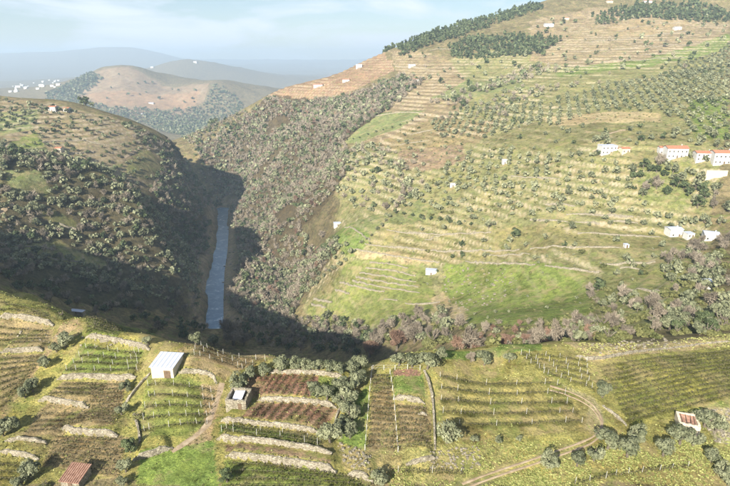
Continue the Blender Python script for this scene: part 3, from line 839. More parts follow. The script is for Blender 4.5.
def crown(kind, n, size, seed):
    """crown of about radius 1 sitting on z 0.35..2; returns verts, quads, tint"""
    r_ = np.random.default_rng(seed)
    nb = {'olive': 14, 'ever': 12, 'bare': 10, 'scrub': 9, 'pine': 10}[kind]
    cb = unit(nb, r_) * r_.uniform(.35, .78, nb)[:, None]
    cb[:, 2] = cb[:, 2] * (.75 if kind != 'pine' else 1.5)
    rb = r_.uniform(.24, .46, nb)
    if kind == 'scrub': cb[:, 2] = np.abs(cb[:, 2]) * .6
    which = r_.integers(0, nb, n); dirs = unit(n, r_)
    rad = r_.uniform(.55, 1.0, n) ** .5
    if kind == 'bare': rad = r_.uniform(.1, 1.0, n) ** .5
    c = cb[which] + dirs * (rb[which] * rad)[:, None] * (1.0, 1.0, .85)
    if kind == 'pine':
        zz = c[:, 2]; k = np.clip(1.15 - (zz + 1) / 2.6, .15, 1); c[:, 0] *= k; c[:, 1] *= k
    nr = dirs * 1.1 + unit(n, r_) * .7 + np.array((0, 0, .25)); nr /= np.linalg.norm(nr, axis=1)[:, None]
    if kind == 'bare':                       # upright twigs
        ax = c * .9 + np.array((0, 0, .5)) + unit(n, r_) * .8; ax /= np.linalg.norm(ax, axis=1)[:, None]
        sd = np.cross(ax, unit(n, r_)); sd /= np.linalg.norm(sd, axis=1)[:, None]
        L = size * 1.7 * r_.uniform(.6, 1.3, n)[:, None]; wd = size * .24
        V = np.stack([c - ax * L - sd * wd, c - ax * L + sd * wd, c + ax * L + sd * wd * .3, c + ax * L - sd * wd * .3], 1).reshape(-1, 3); F = np.arange(4 * n).reshape(n, 4)
    else:
        V, F = leaf_cards(c, nr, np.full(n, size), r_, 1.15)
    tint = np.repeat(np.clip(r_.uniform(.0, .5, nb)[which] + r_.uniform(-.12, .25, n), 0, 1), 4)
    z0 = {'olive': 1.05, 'ever': 1.05, 'bare': 1.15, 'scrub': .28, 'pine': 1.5}[kind]
    V = V + np.array((0, 0, z0))
    if kind == 'scrub': V[:, 2] = np.maximum(V[:, 2], -.05)
    return V, F, np.repeat(tint[:, None], 3, 1)

def trunk_mb(kind, seed, near=True):
    r_ = random.Random(seed); mb = MB(); n = 7 if near else 4
    h0 = .55 if kind != 'pine' else .9
    lean = (r_.uniform(-.1, .1), r_.uniform(-.1, .1))
    mb.tube([(0, 0, -.25), (lean[0] * .3, lean[1] * .3, .1), (lean[0], lean[1], h0)], [.15, .11, .09], n)
    for k in range(5 if near else 3):
        a = k * 2 * math.pi / (5 if near else 3) + r_.uniform(-.4, .4); l = r_.uniform(.45, .65)
        mid = (lean[0] + math.cos(a) * l * .5, lean[1] + math.sin(a) * l * .5, h0 + .28); end = (lean[0] + math.cos(a) * l, lean[1] + math.sin(a) * l, h0 + r_.uniform(.5, .8))
        mb.tube([(lean[0], lean[1], h0 - .08), mid, end], [.075, .05, .02], 5 if near else 3)
    if kind == 'pine': mb.tube([(lean[0], lean[1], h0), (0, 0, 2.6)], [.08, .02], 5)
    return mb

MATK = {'olive': 'olive', 'ever': 'ever', 'bare': 'bare', 'scrub': 'scrub', 'pine': 'ever', 'red': 'red'}
# detailed versions for the foreground, light ones for the slopes beyond
NEAR_T = {}
for kind in ('olive', 'ever', 'bare', 'scrub'):
    NEAR_T[kind] = []
    for k in range(4):
        V, F, t = crown(kind, 1700 if kind != 'bare' else 2600, {'olive': .068, 'ever': .07, 'bare': .085, 'scrub': .072}[kind], 10 * k + len(kind))
        cm = np_mesh('crown', V, F, [M[MATK[kind]]], False, None, t)
        NEAR_T[kind].append((cm, trunk_mb(kind, k).mesh('trunk', M['bark'])))
NEAR_T['red'] = []
for cm, tm in NEAR_T['bare']:
    c2 = cm.copy(); c2.materials.clear(); c2.materials.append(M['red']); NEAR_T['red'].append((c2, tm))
MID_RAW = {}; MID_T = {}
for kind in ('olive', 'ever', 'bare', 'scrub', 'pine'):
    MID_RAW[kind] = []; MID_T[kind] = []
    for k in range(6):
        V, F, t = crown(kind, 190 if kind != 'bare' else 420, {'olive': .15, 'ever': .16, 'bare': .15, 'scrub': .17, 'pine': .16}[kind], 500 + 13 * k + len(kind))
        tm = trunk_mb(kind, 50 + k, False)
        tv = np.array(tm.v); tf = [f for f in tm.f if len(f) == 4]
        if kind == 'scrub': tv = tv * .5
        VV = np.concatenate([V, tv]); FF = np.concatenate([F, np.array(tf) + len(V)]); TT = np.concatenate([t, np.full((len(tv), 3), .2)])
        mi = np.concatenate([np.zeros(len(F), int), np.ones(len(tf), int)])
        MID_T[kind].append(np_mesh(kind + '_tree', VV, FF, [M[MATK[kind]], M['bark']], False, mi, TT))
        lo = {'olive': 46, 'ever': 46, 'bare': 60, 'scrub': 34, 'pine': 40}[kind]
        MID_RAW[kind].append([crown(kind, lo, {'olive': .27, 'ever': .28, 'bare': .27, 'scrub': .28, 'pine': .27}[kind], 900 + 7 * k + len(kind)),
                              crown(kind, 14, .46, 1300 + 7 * k + len(kind))])
MID_T['red'] = []; MID_RAW['red'] = MID_RAW['bare']
for me in MID_T['bare']:
    c2 = me.copy(); c2.materials[0] = M['red']; MID_T['red'].append(c2)

def near_tree(px, py, wpx, kind, label, group=None, sq=1.0, name=None):
    h = hits([(px, py)])
    if not h: return
    x, y = h[0]; z = float(H(x, y)); _, _, f = project(x, y, z)
    r = 0.62 * wpx * f / FPX
    k = random.randrange(4); cm, tm = NEAR_T[kind][k]
    nm = name or {'olive': 'olive_tree', 'ever': 'evergreen_tree', 'bare': 'bare_tree', 'scrub': 'bush', 'red': 'bare_tree'}[kind]
    root = empty(nm, (x, y, z - 0.05), random.uniform(0, 6.28)); root.scale = (r, r, r * sq)
    link('trunk', tm, root); link('crown', cm, root)
    tag(root, label, {'scrub': 'bush'}.get(kind, 'tree'), group)

NT = [  # px, py of the foot, crown width, kind, label
    (66,347,15,'olive','round olive tree on the dirt path above the upper left vineyard'), (57,352,10,'olive','smaller olive beside the dirt path, just below the round one'),
    (46,368,12,'olive','olive tree at the right end of the bright wall of the leftmost vineyard'), (33,392,14,'olive','dark olive beside the lower part of the dirt path'),
    (25,398,12,'olive','olive left of the short pale terrace wall'), (12,430,17,'olive','broad dark olive above the two stepped walls at lower left'), (4,436,12,'olive','olive cut by the left edge above the stepped walls'),
    (32,478,19,'olive','large dark olive left of the tiled hut'), (22,486,13,'olive','olive in the lower left corner'), (45,488,10,'scrub','green bush just left of the tiled hut'),
    (127,391,11,'olive','small olive left of the white metal-roofed shed'), (122,415,13,'olive','olive by the bend of the narrow stone wall'), (131,452,15,'ever','dark evergreen at the end of the lower left vineyard'),
    (126,472,14,'olive','olive in shade right of the tiled hut'), (122,486,10,'olive','olive at the bottom edge right of the tiled hut'), (138,418,9,'scrub','bush left of the vineyard with white posts'), (227,482,14,'ever','dark low tree at the left end of the lowest green vine rows'),
    (196,345,13,'olive','pale round olive on the gorge edge, left one of the pair'), (214,346,11,'olive','pale round olive on the gorge edge, right one of the pair'), (152,332,7,'scrub','small bush on the gorge edge left of the pair of olives'),
    (234,345,24,'bare','pale leafless tree on the gorge edge above the brown vine strips'), (244,346,12,'bare','small leafless tree right of the larger pale one on the gorge edge'),
    (238,390,17,'olive','olive behind the left wall of the roofless stone hut'), (250,380,14,'olive','olive above the roofless stone hut'),
    (62,318,9,'scrub','bush by the flat white roof on the gorge edge'), (97,327,8,'scrub','bush at the top of the highest vineyard'), (148,345,9,'olive','olive in shade above the white metal-roofed shed'),
    (447,443,21,'olive','big lone olive at the left end of the wire vineyard'), (474,442,7,'olive','tiny olive below the wire vineyard, leftmost of three'), (498,443,7,'olive','tiny olive below the wire vineyard, middle of three'), (519,441,6,'olive','tiny olive below the wire vineyard, rightmost of three'),
    (548,468,17,'olive','olive below the farm track, leftmost of its row'), (577,466,15,'olive','olive below the farm track, second of its row'), (594,461,16,'olive','olive below the farm track, third of its row'),
    (607,449,21,'olive','large olive inside the bend of the farm track'), (627,457,21,'olive','large olive right of the track bend, front of two'), (636,442,18,'olive','olive right of the track bend, rear of two'),
    (663,456,19,'olive','olive alone left of the whitewashed hut'), (602,397,16,'olive','lone olive at the left corner of the large right vineyard'), (680,444,20,'olive','olive in front of the whitewashed hut'),
    (693,446,16,'olive','olive at the front right corner of the whitewashed hut'), (704,427,19,'olive','olive right behind the whitewashed hut'), (716,432,17,'olive','olive right of the whitewashed hut'),
    (711,462,14,'olive','olive at the right edge below the white hut'), (721,477,16,'olive','olive at the bottom right, lower one'), (728,486,13,'olive','olive in the bottom right corner'),
    (380,486,17,'olive','olive at the bottom edge right of the isolated stone wall'), (371,478,8,'scrub','bush beside the isolated stone wall at the bottom'),
    (484,365,15,'olive','round olive above the wire vineyard by the green strip, left one'), (509,362,10,'olive','round olive above the wire vineyard by the green strip, right one'), (471,362,9,'bare','small leafless shrub left of the olives on the green strip'),
    (399,366,14,'olive','round olive above the narrow fenced plot, first from the left'), (412,367,14,'olive','round olive above the narrow fenced plot, second from the left'), (427,369,18,'olive','round olive above the narrow fenced plot, largest'), (441,360,13,'olive','olive right of the three round ones above the fenced plot'),
    (370,357,16,'red','reddish leafless tree in the gorge shade left of the fenced plot'), (397,350,19,'red','reddish leafless tree behind the three round olives'), (415,343,18,'bare','grey leafless tree behind the three round olives'),
    (432,345,22,'scrub','yellow green leafy bush behind the three round olives'), (447,342,16,'scrub','yellow green bush at the head of the gully'),
    (607,342,18,'scrub','dense green bush on the bare bank above the large right vineyard'), (590,334,16,'scrub','broad bush on the bank left of the dense green one'), (600,330,20,'scrub','broad olive green bush at the top of the bare bank'), (578,336,12,'scrub','bush at the left end of the bare bank'),
]
for t in NT: near_tree(*t)
for k, (px, py, w) in enumerate([(264,376,13), (282,372,16), (296,370,13), (306,371,12), (318,372,13), (330,373,13), (340,374,14), (352,376,15), (360,372,17), (312,389,9)]):
    near_tree(px, py, w, 'olive', ordinal(k, 9, 'left') + ' olive in the hedge line along the gorge edge' if k < 9 else 'small olive below the hedge line inside the reddish plot corner', 'olives along the gorge edge')
CLUMP = ['leftmost olive at the top', 'second olive along the top', 'olive in the upper middle', 'highest large olive', 'uppermost right olive', 'largest olive in the centre', 'olive at the right edge', 'olive in the lower middle', 'big olive at the lower left corner', 'lowest right olive', 'small olive inside']
for k, (px, py, w) in enumerate([(317,398,15), (327,400,15), (340,393,17), (350,392,19), (358,386,17), (347,408,20), (352,420,19), (344,432,17), (330,442,20), (350,438,16), (338,405,13)]):
    near_tree(px, py, w, 'olive', CLUMP[k] + ' of the dense clump left of the fenced plot', 'olives of the middle clump')
for k in range(26):
    px = 668 + k * 2.5 + random.uniform(-2, 2); py = 336 - random.uniform(0, 14) + (k % 2)
    near_tree(px, py, random.uniform(10, 17), random.choice(['scrub', 'olive', 'ever', 'scrub']), ordinal(k, 26, 'left') + ' bush of the dense thicket above the large right vineyard', 'thicket above the right vineyard', name='bush')
for k in range(9):
    near_tree(506 + k * 9, 342 - k * .8 + random.uniform(-1, 2), random.uniform(9, 14), 'red', ordinal(k, 9, 'left') + ' low russet bramble along the gully behind the wire vineyard', 'russet brambles', .6, 'bramble')
# ------------------------------------------------------------------ trees of the slopes
ZONES = [
    ('gullyhead', [(455,330),(500,322),(560,322),(600,322),(600,340),(545,344),(490,348),(455,350)], 5.5, 2.4, {'scrub': .4, 'bare': .25, 'red': .25, 'olive': .1}, .75, False,
     'low tree of the brushy gully behind the wire vineyard', 'brush of the gully'),
    ('gullyside', [(586,322),(650,316),(668,330),(660,340),(600,342)], 5.0, 2.2, {'scrub': .6, 'bare': .25, 'olive': .15}, .85, False,
     'low tree of the shaded dip above the bare bank', 'brush of the shaded dip'),
    ('leftbank', 'xy', [(-255,640),(-235,500),(-205,440),(-150,425),(-170,480),(-195,600),(-222,720),(-228,800),(-272,830),(-272,740)], 5.5, 3.2, {'ever': .35, 'bare': .45, 'olive': .2}, .9, False,
     'tree of the steep left river bank', 'trees of the left river bank'),
    ('farbank', 'xy', [(-340,985),(-235,1010),(-170,920),(-205,815),(-255,850)], 6.5, 3.6, {'bare': .55, 'olive': .25, 'ever': .2}, .9, False,
     'tree at the far bend of the gorge', 'trees at the far bend of the gorge'),
    ('tufts', [(360,240),(400,130),(520,90),(730,70),(730,300),(600,322),(470,322),(440,300)], 8.6, 1.0, {'scrub': .8, 'olive': .2}, .55, False,
     'small tuft of scrub dotted over the right slope', 'scrub tufts of the right slope'),
    # name, pixel polygon, spacing m, radius m, mix, keep, rows?, label, group
    ('spur', [(-80,152),(0,160),(40,158),(80,168),(130,192),(165,215),(188,248),(208,290),(203,304),(150,300),(100,285),(60,272),(0,262),(-80,246)], 4.7, 3.2, {'olive': .62, 'bare': .30, 'ever': .08}, 1.0, False,
     'tree of the sunlit wood on the left spur above the river', 'trees on the wooded left spur'),
    ('gorgefoot', [(236,312),(300,318),(360,324),(385,345),(365,358),(330,352),(280,350),(236,336)], 5.5, 3.0, {'ever': .5, 'bare': .5}, .85, False,
     'tree at the shaded foot of the right gorge wall', 'trees at the foot of the gorge wall'),
    ('gully', [(0,262),(60,272),(100,285),(150,300),(205,306),(212,330),(195,342),(150,330),(100,316),(50,302),(0,285)], 8, 3.6, {'ever': .6, 'bare': .4}, .8, False,
     'tree of the shaded gully in front of the wooded spur', 'trees of the shaded gully'),
    ('gorge', [(226,302),(240,260),(230,210),(240,186),(196,150),(268,98),(330,100),(345,96),(405,76),(415,85),(370,120),(340,145),(345,175),(330,200),(300,228),(318,250),(338,250),(300,300),(285,335),(240,318)], 4.6, 3.3, {'bare': .52, 'ever': .16, 'olive': .26, 'red': .06}, 0.95, False,
     'tree of the grey brown wood on the right wall of the gorge', 'trees on the right gorge wall'),
    ('bank', [(270,318),(310,318),(360,325),(400,322),(440,318),(470,326),(460,340),(420,345),(370,345),(330,345)], 6, 3.6, {'bare': .35, 'scrub': .25, 'olive': .4}, 0.9, False,
     'tree at the foot of the terraced field behind the near spur', 'trees at the foot of the terraced field'),
    ('oliveedge', [(280,255),(322,250),(345,246),(362,240),(350,262),(300,302),(275,296)], 7, 2.9, {'olive': .9, 'bare': .1}, 0.92, True,
     'olive of the grove left of the striped terraced field', 'olives left of the striped field'),
    ('grove_a', [(530,122),(560,96),(620,82),(690,72),(730,65),(730,132),(690,134),(660,112),(600,112),(545,128)], 9.5, 2.7, {'olive': .9, 'ever': .1}, 0.97, True,
     'olive of the regular grove on the upper right slope', 'olives of the upper right grove'),
    ('grove_b', [(430,122),(470,106),(540,96),(545,120),(500,136),(440,138)], 9, 2.7, {'olive': .85, 'ever': .1, 'bare': .05}, 0.92, True,
     'olive of the grove below the sage green field', 'olives below the sage green field'),
    ('grove_c', [(660,72),(730,46),(730,64),(665,84)], 9.5, 2.6, {'olive': 1}, 0.95, True, 'olive of the small grove at the upper right edge', 'olives at the upper right edge'),
    ('grove_d', [(440,165),(470,150),(540,152),(600,158),(640,168),(645,206),(560,202),(500,196),(440,188)], 8.5, 2.7, {'olive': .85, 'scrub': .15}, 0.75, True,
     'olive scattered below the long white farmhouse', 'olives below the long white farmhouse'),
    ('grove_e', [(395,182),(470,172),(560,190),(645,205),(655,222),(560,218),(470,222),(400,214)], 7.5, 2.6, {'olive': .75, 'scrub': .25}, .5, False,
     'small olive scattered across the dry middle slope', 'olives of the dry middle slope'),
    ('grove_f', [(655,216),(730,218),(730,228),(660,225)], 7, 2.8, {'olive': 1}, .9, True, 'olive in the short rows above the paired white cottages', 'olives above the white cottages'),
    ('grove_g', [(600,258),(650,256),(690,268),(690,290),(630,292),(605,275)], 7, 2.3, {'olive': .8, 'scrub': .2}, .65, True, 'olive of the stepped plot below the white cottages', 'olives of the stepped plot'),
    ('farmwood', [(625,172),(660,162),(700,180),(730,185),(730,214),(690,208),(650,200)], 7, 4.0, {'ever': .35, 'olive': .4, 'bare': .25}, .75, False,
     'tree of the wood below the white farmhouses', 'trees below the farmhouses'),
    ('farmtop', [(560,146),(730,136),(730,150),(690,144),(600,146)], 8.5, 3.2, {'olive': .8, 'ever': .2}, .6, True, 'olive around the white farmhouses', 'olives around the farmhouses'),
    ('scrubright', [(655,262),(700,240),(730,240),(730,320),(680,325),(640,318),(605,302),(640,296),(690,292)], 6, 3.2, {'scrub': .3, 'bare': .35, 'olive': .35}, .8, False,
     'tree of the mixed scrub on the right below the cottages', 'scrub trees on the right'),
    ('scrubmid', [(585,284),(620,292),(650,318),(620,326),(596,318)], 6, 2.8, {'scrub': .4, 'bare': .4, 'olive': .2}, .7, False, 'low tree of the brushy strip above the bare bank', 'brushy strip above the bank'),
    ('slope', [(400,130),(520,120),(660,130),(730,150),(730,260),(600,262),(560,262),(430,258),(350,228),(380,180)], 16, 2.6, {'olive': .7, 'scrub': .2, 'ever': .1}, .5, False,
     'lone olive dotted over the terraces of the middle slope', 'lone olives of the middle slope'),
    ('band_a', [(345,112),(400,76),(425,80),(400,102),(362,128)], 6, 3.6, {'bare': .6, 'ever': .3, 'olive': .1}, 0.9, False, 'tree of the grey band climbing towards the brown vineyards', 'trees of the climbing band'),
    ('band_b', [(425,104),(470,88),(545,62),(560,70),(505,86),(460,112)], 9, 4.2, {'bare': .6, 'ever': .2, 'olive': .2}, .7, False, 'tree of the grey hedge wood under the dark pine patch', 'trees of the upper hedge wood'),
    ('band_c', [(340,145),(400,150),(440,190),(380,215),(330,205),(345,175)], 8, 3.5, {'bare': .4, 'olive': .45, 'ever': .15}, .6, False, 'tree of the open wood between the gorge and the dry slope', 'trees of the open wood'),
    ('band_d', [(500,118),(540,96),(600,84),(520,88),(470,104)], 9, 3.4, {'bare': .3, 'olive': .7}, .5, False, 'tree along the upper edge of the olive groves', 'trees along the grove edge'),
    ('pines', [(350,62),(385,50),(450,29),(530,6),(545,8),(460,38),(400,58)], 7, 3.9, {'pine': .8, 'ever': .2}, 0.85, False, 'dark pine on the skyline of the right ridge', 'pines on the skyline'),
    ('patch_a', [(446,48),(470,38),(540,37),(562,42),(540,54),(480,60),(450,58)], 7, 4.0, {'pine': .6, 'ever': .4}, 0.9, False, 'dark pine of the wood patch below the right skyline', 'pines of the dark patch'),
    ('patch_b', [(590,18),(640,5),(700,3),(730,14),(730,22),(640,18),(602,26)], 8, 4.3, {'pine': .6, 'ever': .4}, 0.85, False, 'dark pine of the long wood near the top right', 'pines near the top right'),
    ('scatter_top', [(400,60),(560,20),(730,10),(730,70),(600,80),(480,90),(400,100)], 24, 3.6, {'olive': .5, 'ever': .4, 'bare': .1}, .5, False, 'lone tree dotted over the high brown vineyards', 'lone trees of the high vineyards'),
    ('left_hill', [(-60,94),(0,100),(80,112),(170,152),(226,189),(205,204),(150,190),(120,178),(60,160),(0,158),(-60,150)], 9, 2.8, {'olive': .6, 'ever': .4}, 0.6, True, 'small tree dotted in lines over the terraced left hill', 'trees of the terraced left hill'),
    ('left_wood', [(120,122),(170,150),(228,189),(222,205),(190,195),(165,188),(170,165),(140,150)], 6.5, 3.8, {'bare': .35, 'ever': .35, 'olive': .3}, .8, False, 'tree of the wood at the river end of the left hill', 'trees at the river end of the left hill'),
    ('left_hedge', [(0,150),(60,156),(130,185),(120,192),(60,168),(0,160)], 8, 4, {'ever': .5, 'olive': .5}, .85, False, 'tree on the crest between the two left hills', 'trees on the crest of the left spur'),
    ('back_shade', [(130,190),(150,186),(195,202),(222,212),(214,270),(195,250),(170,215)], 6.5, 3.6, {'ever': .6, 'bare': .4}, .85, False, 'tree of the shaded slope behind the left spur', 'trees of the shaded back slope'),
    ('hill_wood', [(45,94),(90,73),(104,78),(75,100),(110,108),(150,110),(205,104),(215,84),(243,102),(215,130),(180,135),(140,120),(90,112)], 13, 6.0, {'ever': .5, 'olive': .5}, 0.9, False, 'far tree of the dark wood around the brown hill', 'trees of the far brown hill'),
    ('hill_dots', [(60,86),(95,72),(130,67),(160,80),(205,84),(200,104),(150,105),(100,100)], 60, 7, {'ever': 1}, 0.35, False, 'far tree dotted on the brown hill', 'lone trees of the brown hill'),
]
CLEAR = [hits(p) for p in ([(6,174),(38,173),(50,196),(12,196)], [(50,208),(78,222),(80,232),(62,230)], [(60,242),(112,262),(100,268),(56,256)], [(268,98),(300,95),(332,88),(340,98),(300,103)], [(268,122),(285,115),(292,124),(275,130)],
                           [(262,218),(290,205),(300,215),(280,228)], [(232,302),(226,260),(205,205),(222,205),(240,262)], [(325,240),(355,224),(372,232),(352,256)])]
trees = []      # x, y, r, kind, variant, tint, zone
rr = np.random.default_rng(3)
ZONES = [z if z[1] != 'xy' else (z[0], ('xy', z[2])) + z[3:] for z in ZONES]
for zi, (zn, poly, sp, rad, mix, keep, rows, lab, grp) in enumerate(ZONES):
    P = poly[1] if poly[0] == 'xy' else hits(poly)
    if len(P) < 3: print('zone empty', zn); continue
    A = np.array(P); x0, y0 = A.min(0); x1, y1 = A.max(0)
    if (x1 - x0) * (y1 - y0) / sp ** 2 > 60000: print('zone big', zn, x0, x1, y0, y1)
    gx, gy = np.meshgrid(np.arange(x0, x1, sp), np.arange(y0, y1, sp))
    if rows:
        ang = 1.25; c_, s_ = math.cos(ang), math.sin(ang); cx, cy = (x0 + x1) / 2, (y0 + y1) / 2; w_ = max(x1 - x0, y1 - y0)
        gx, gy = np.meshgrid(np.arange(-w_ * .75, w_ * .75, sp), np.arange(-w_ * .75, w_ * .75, sp))
        gx, gy = cx + gx * c_ - gy * s_, cy + gx * s_ + gy * c_
    gx = gx.ravel(); gy = gy.ravel()
    j = sp * (.13 if rows else .45)
    gx = gx + rr.uniform(-j, j, len(gx)); gy = gy + rr.uniform(-j, j, len(gy))
    dens = fbm(gx, gy, 45, 3, 300 + zi)
    ok = in_poly(gx, gy, P) & (rr.random(len(gx)) < keep * (1 + (.25 if rows else .5) * dens))
    for c in CLEAR:
        if len(c) > 2: ok &= ~in_poly(gx, gy, c)
    dr, _, _, _ = poly_dist(gx, gy, RIV); ok &= dr > 12
    if zn in ('gully', 'bank'): ok &= gy > 215
    gx, gy = gx[ok], gy[ok]
    z = H(gx, gy); pu, pv, f = project(gx, gy, z)
    vis = (pu > -85) & (pu < 755) & (pv < 500) & (pv > -30)
    for t in np.linspace(.25, .97, 40):     # drop what terrain hides from every nearby viewpoint
        vis &= H(gx * t, gy * t) < CAM_Z + (z + 14 - CAM_Z) * t + 6
    gx, gy = gx[vis], gy[vis]
    kinds = list(mix); pr = np.array([mix[k] for k in kinds]); pr = pr / pr.sum()
    kk = rr.choice(len(kinds), len(gx), p=pr)
    for x, y, k in zip(gx, gy, kk):
        trees.append((float(x), float(y), float(rad * rr.uniform(.65, 1.3)), kinds[k], int(rr.integers(6)), float(rr.random()), zi))
print('slope trees', len(trees))
Tz = H(np.array([t[0] for t in trees]), np.array([t[1] for t in trees]))
score = []
for t, z in zip(trees, Tz):
    u, v, f = project(t[0], t[1], z)
    s = t[2] / f if (0 < u < 730 and 0 < v < 486) else 0
    score.append(s)
order = np.argsort(-np.array(score)); single = set(); cnt = {}
cap = {'olive': 200, 'bare': 230, 'ever': 180, 'scrub': 120, 'red': 40, 'pine': 60}
for i in order:
    k = trees[i][3]
    z_ = trees[i][6]
    # the line of sight has to be free for a tree to count as one in view
    x, y = trees[i][0], trees[i][1]; tt = np.linspace(.2, .985, 60)
    if ZONES[z_][0] != 'tufts' and score[i] > 0 and cnt.get(k, 0) < cap[k] and bool(np.all(H(x * tt, y * tt) < CAM_Z + (Tz[i] + 3 - CAM_Z) * tt + .3)):
        single.add(int(i)); cnt[k] = cnt.get(k, 0) + 1
NAMEK = {'olive': 'olive_tree', 'ever': 'evergreen_tree', 'bare': 'bare_tree', 'scrub': 'bush', 'red': 'bare_tree', 'pine': 'pine_tree'}
WORDK = {'olive': 'olive', 'ever': 'dark evergreen', 'bare': 'leafless', 'scrub': 'bushy', 'red': 'russet leafless', 'pine': 'dark pine'}
for i in sorted(single):
    x, y, r, k, v, tn, zi = trees[i]
    o = link(NAMEK[k], MID_T[k][v], None, (x, y, float(Tz[i]) - .1)); o.rotation_euler = (0, 0, tn * 6.28)
    sx = .9 + .25 * ((tn * 7) % 1); o.scale = (r, r * (1.9 - sx), r * (.85 + .35 * ((tn * 13) % 1)))
    lab = ZONES[zi][7]
    if not any(w in lab.split() for w in ('olive', 'pine')) or k not in ('olive', 'pine'):
        for w in ('far tree', 'small tree', 'lone tree', 'low tree', 'small olive', 'lone olive', 'dark pine', 'tree', 'olive'):
            if lab.startswith(w): lab = WORDK[k] + ' tree' + lab[len(w):]; break
    tag(o, lab, 'bush' if k == 'scrub' else 'tree', lab.split(' tree ')[0] + ' ' + ZONES[zi][8] if ' tree ' in lab else ZONES[zi][8])
# the rest of each wood or grove: one mass
for zi, zn in enumerate(ZONES):
    byk = {}
    for i, t in enumerate(trees):
        if t[6] == zi and i not in single: byk.setdefault(t[3], []).append(i)
    if not byk: continue
    VV, FF, TT, MI, mats, off = [], [], [], [], [], 0
    for k, ids in byk.items():
        mi = len(mats); mats.append(M[MATK[k]])
        for i in ids:
            x, y, r, _, v, tn, _ = trees[i]
            V, F, t = MID_RAW[k][v][0 if y < 780 else 1]
            c_, s_ = math.cos(tn * 6.28), math.sin(tn * 6.28); sz = .85 + .35 * ((tn * 13) % 1)
            VV.append(np.stack([(V[:, 0] * c_ - V[:, 1] * s_) * r + x, (V[:, 0] * s_ + V[:, 1] * c_) * r + y, V[:, 2] * r * sz + Tz[i] - .1], 1))
            FF.append(F + off); off += len(V); TT.append(np.clip(t + .08 + (tn - .3) * .5, 0, 1)); MI.append(np.full(len(F), mi))
    me = np_mesh('distant_trees', np.concatenate(VV), np.concatenate(FF), mats, False, np.concatenate(MI), np.concatenate(TT))
    tag(link('distant_trees', me), 'mass of far ' + zn[8], 'trees', kind='stuff')

# lines of small trees that follow field edges
def tree_line(pts, step, r, kind, lab, grp):
    w = resample(hits(pts), step)
    for i_, (x, y) in enumerate(w):
        x += random.uniform(-.8, .8); y += random.uniform(-.8, .8); q = r * random.uniform(.75, 1.2)
        o = link(NAMEK[kind], random.choice(MID_T[kind]), None, (x, y, float(H(x, y)) - .1)); o.rotation_euler = (0, 0, random.uniform(0, 6.28)); o.scale = (q, q, q)
        tag(o, ordinal(i_, len(w), 'left' if pts[0][0] < pts[-1][0] else 'top') + ' ' + lab, 'tree', grp)
tree_line([(395,213),(372,236),(362,244),(345,262)], 7, 2.0, 'olive', 'dark round tree in the diagonal line beside the green field', 'diagonal tree line')
tree_line([(300,298),(318,282),(340,266)], 5.5, 2.4, 'olive', 'round tree in the line along the left edge of the striped field', 'tree line of the striped field')
tree_line([(395,214),(430,220),(470,226)], 9, 2.3, 'ever', 'dark tree in the line above the long terrace walls', 'tree line above the terrace walls')
tree_line([(330,142),(360,138),(400,126),(425,116)], 11, 1.8, 'ever', 'small dark tree along the lower edge of the sage field', 'tree line of the sage field')
tree_line([(534,222),(570,226),(610,226),(660,226)], 11, 2.2, 'olive', 'olive in the line before the bright wall stubs', 'olives before the wall stubs')
for px, py, r, k, lab in [(515,237,5.0,'ever','large dark tree standing alone on the middle terrace walls'), (489,228,4.6,'olive','broad olive standing left of the large dark tree'), (526,247,2.6,'olive','round olive on the terrace wall below the large dark tree'), (535,260,2.4,'olive','round olive beside the straw bank at mid slope'),
                          (485,258,3.2,'olive','broad low olive on the middle terrace near the straw bank'), (452,258,2.1,'ever','small dark olive right of the small white hut'), (437,272,1.5,'ever','dark shrub touching the small white hut'), (598,290,5.0,'ever','wide dark tree above the brushy strip'),
                          (322,238,5.0,'bare','wide leafless thicket left of the bright green field'), (505,178,2.4,'ever','dark tree beside the small white ruin'), (640,275,2.2,'ever','dark round tree at the top of the stepped plot'), (563,24,6,'pine','dark clipped trees beside the high white house')]:
    h = hits([(px, py)])[0]
    o = link(NAMEK[k], MID_T[k][1], None, (h[0], h[1], float(H(*h)) - .1)); o.scale = (r, r, r * .85); tag(o, lab, 'tree')

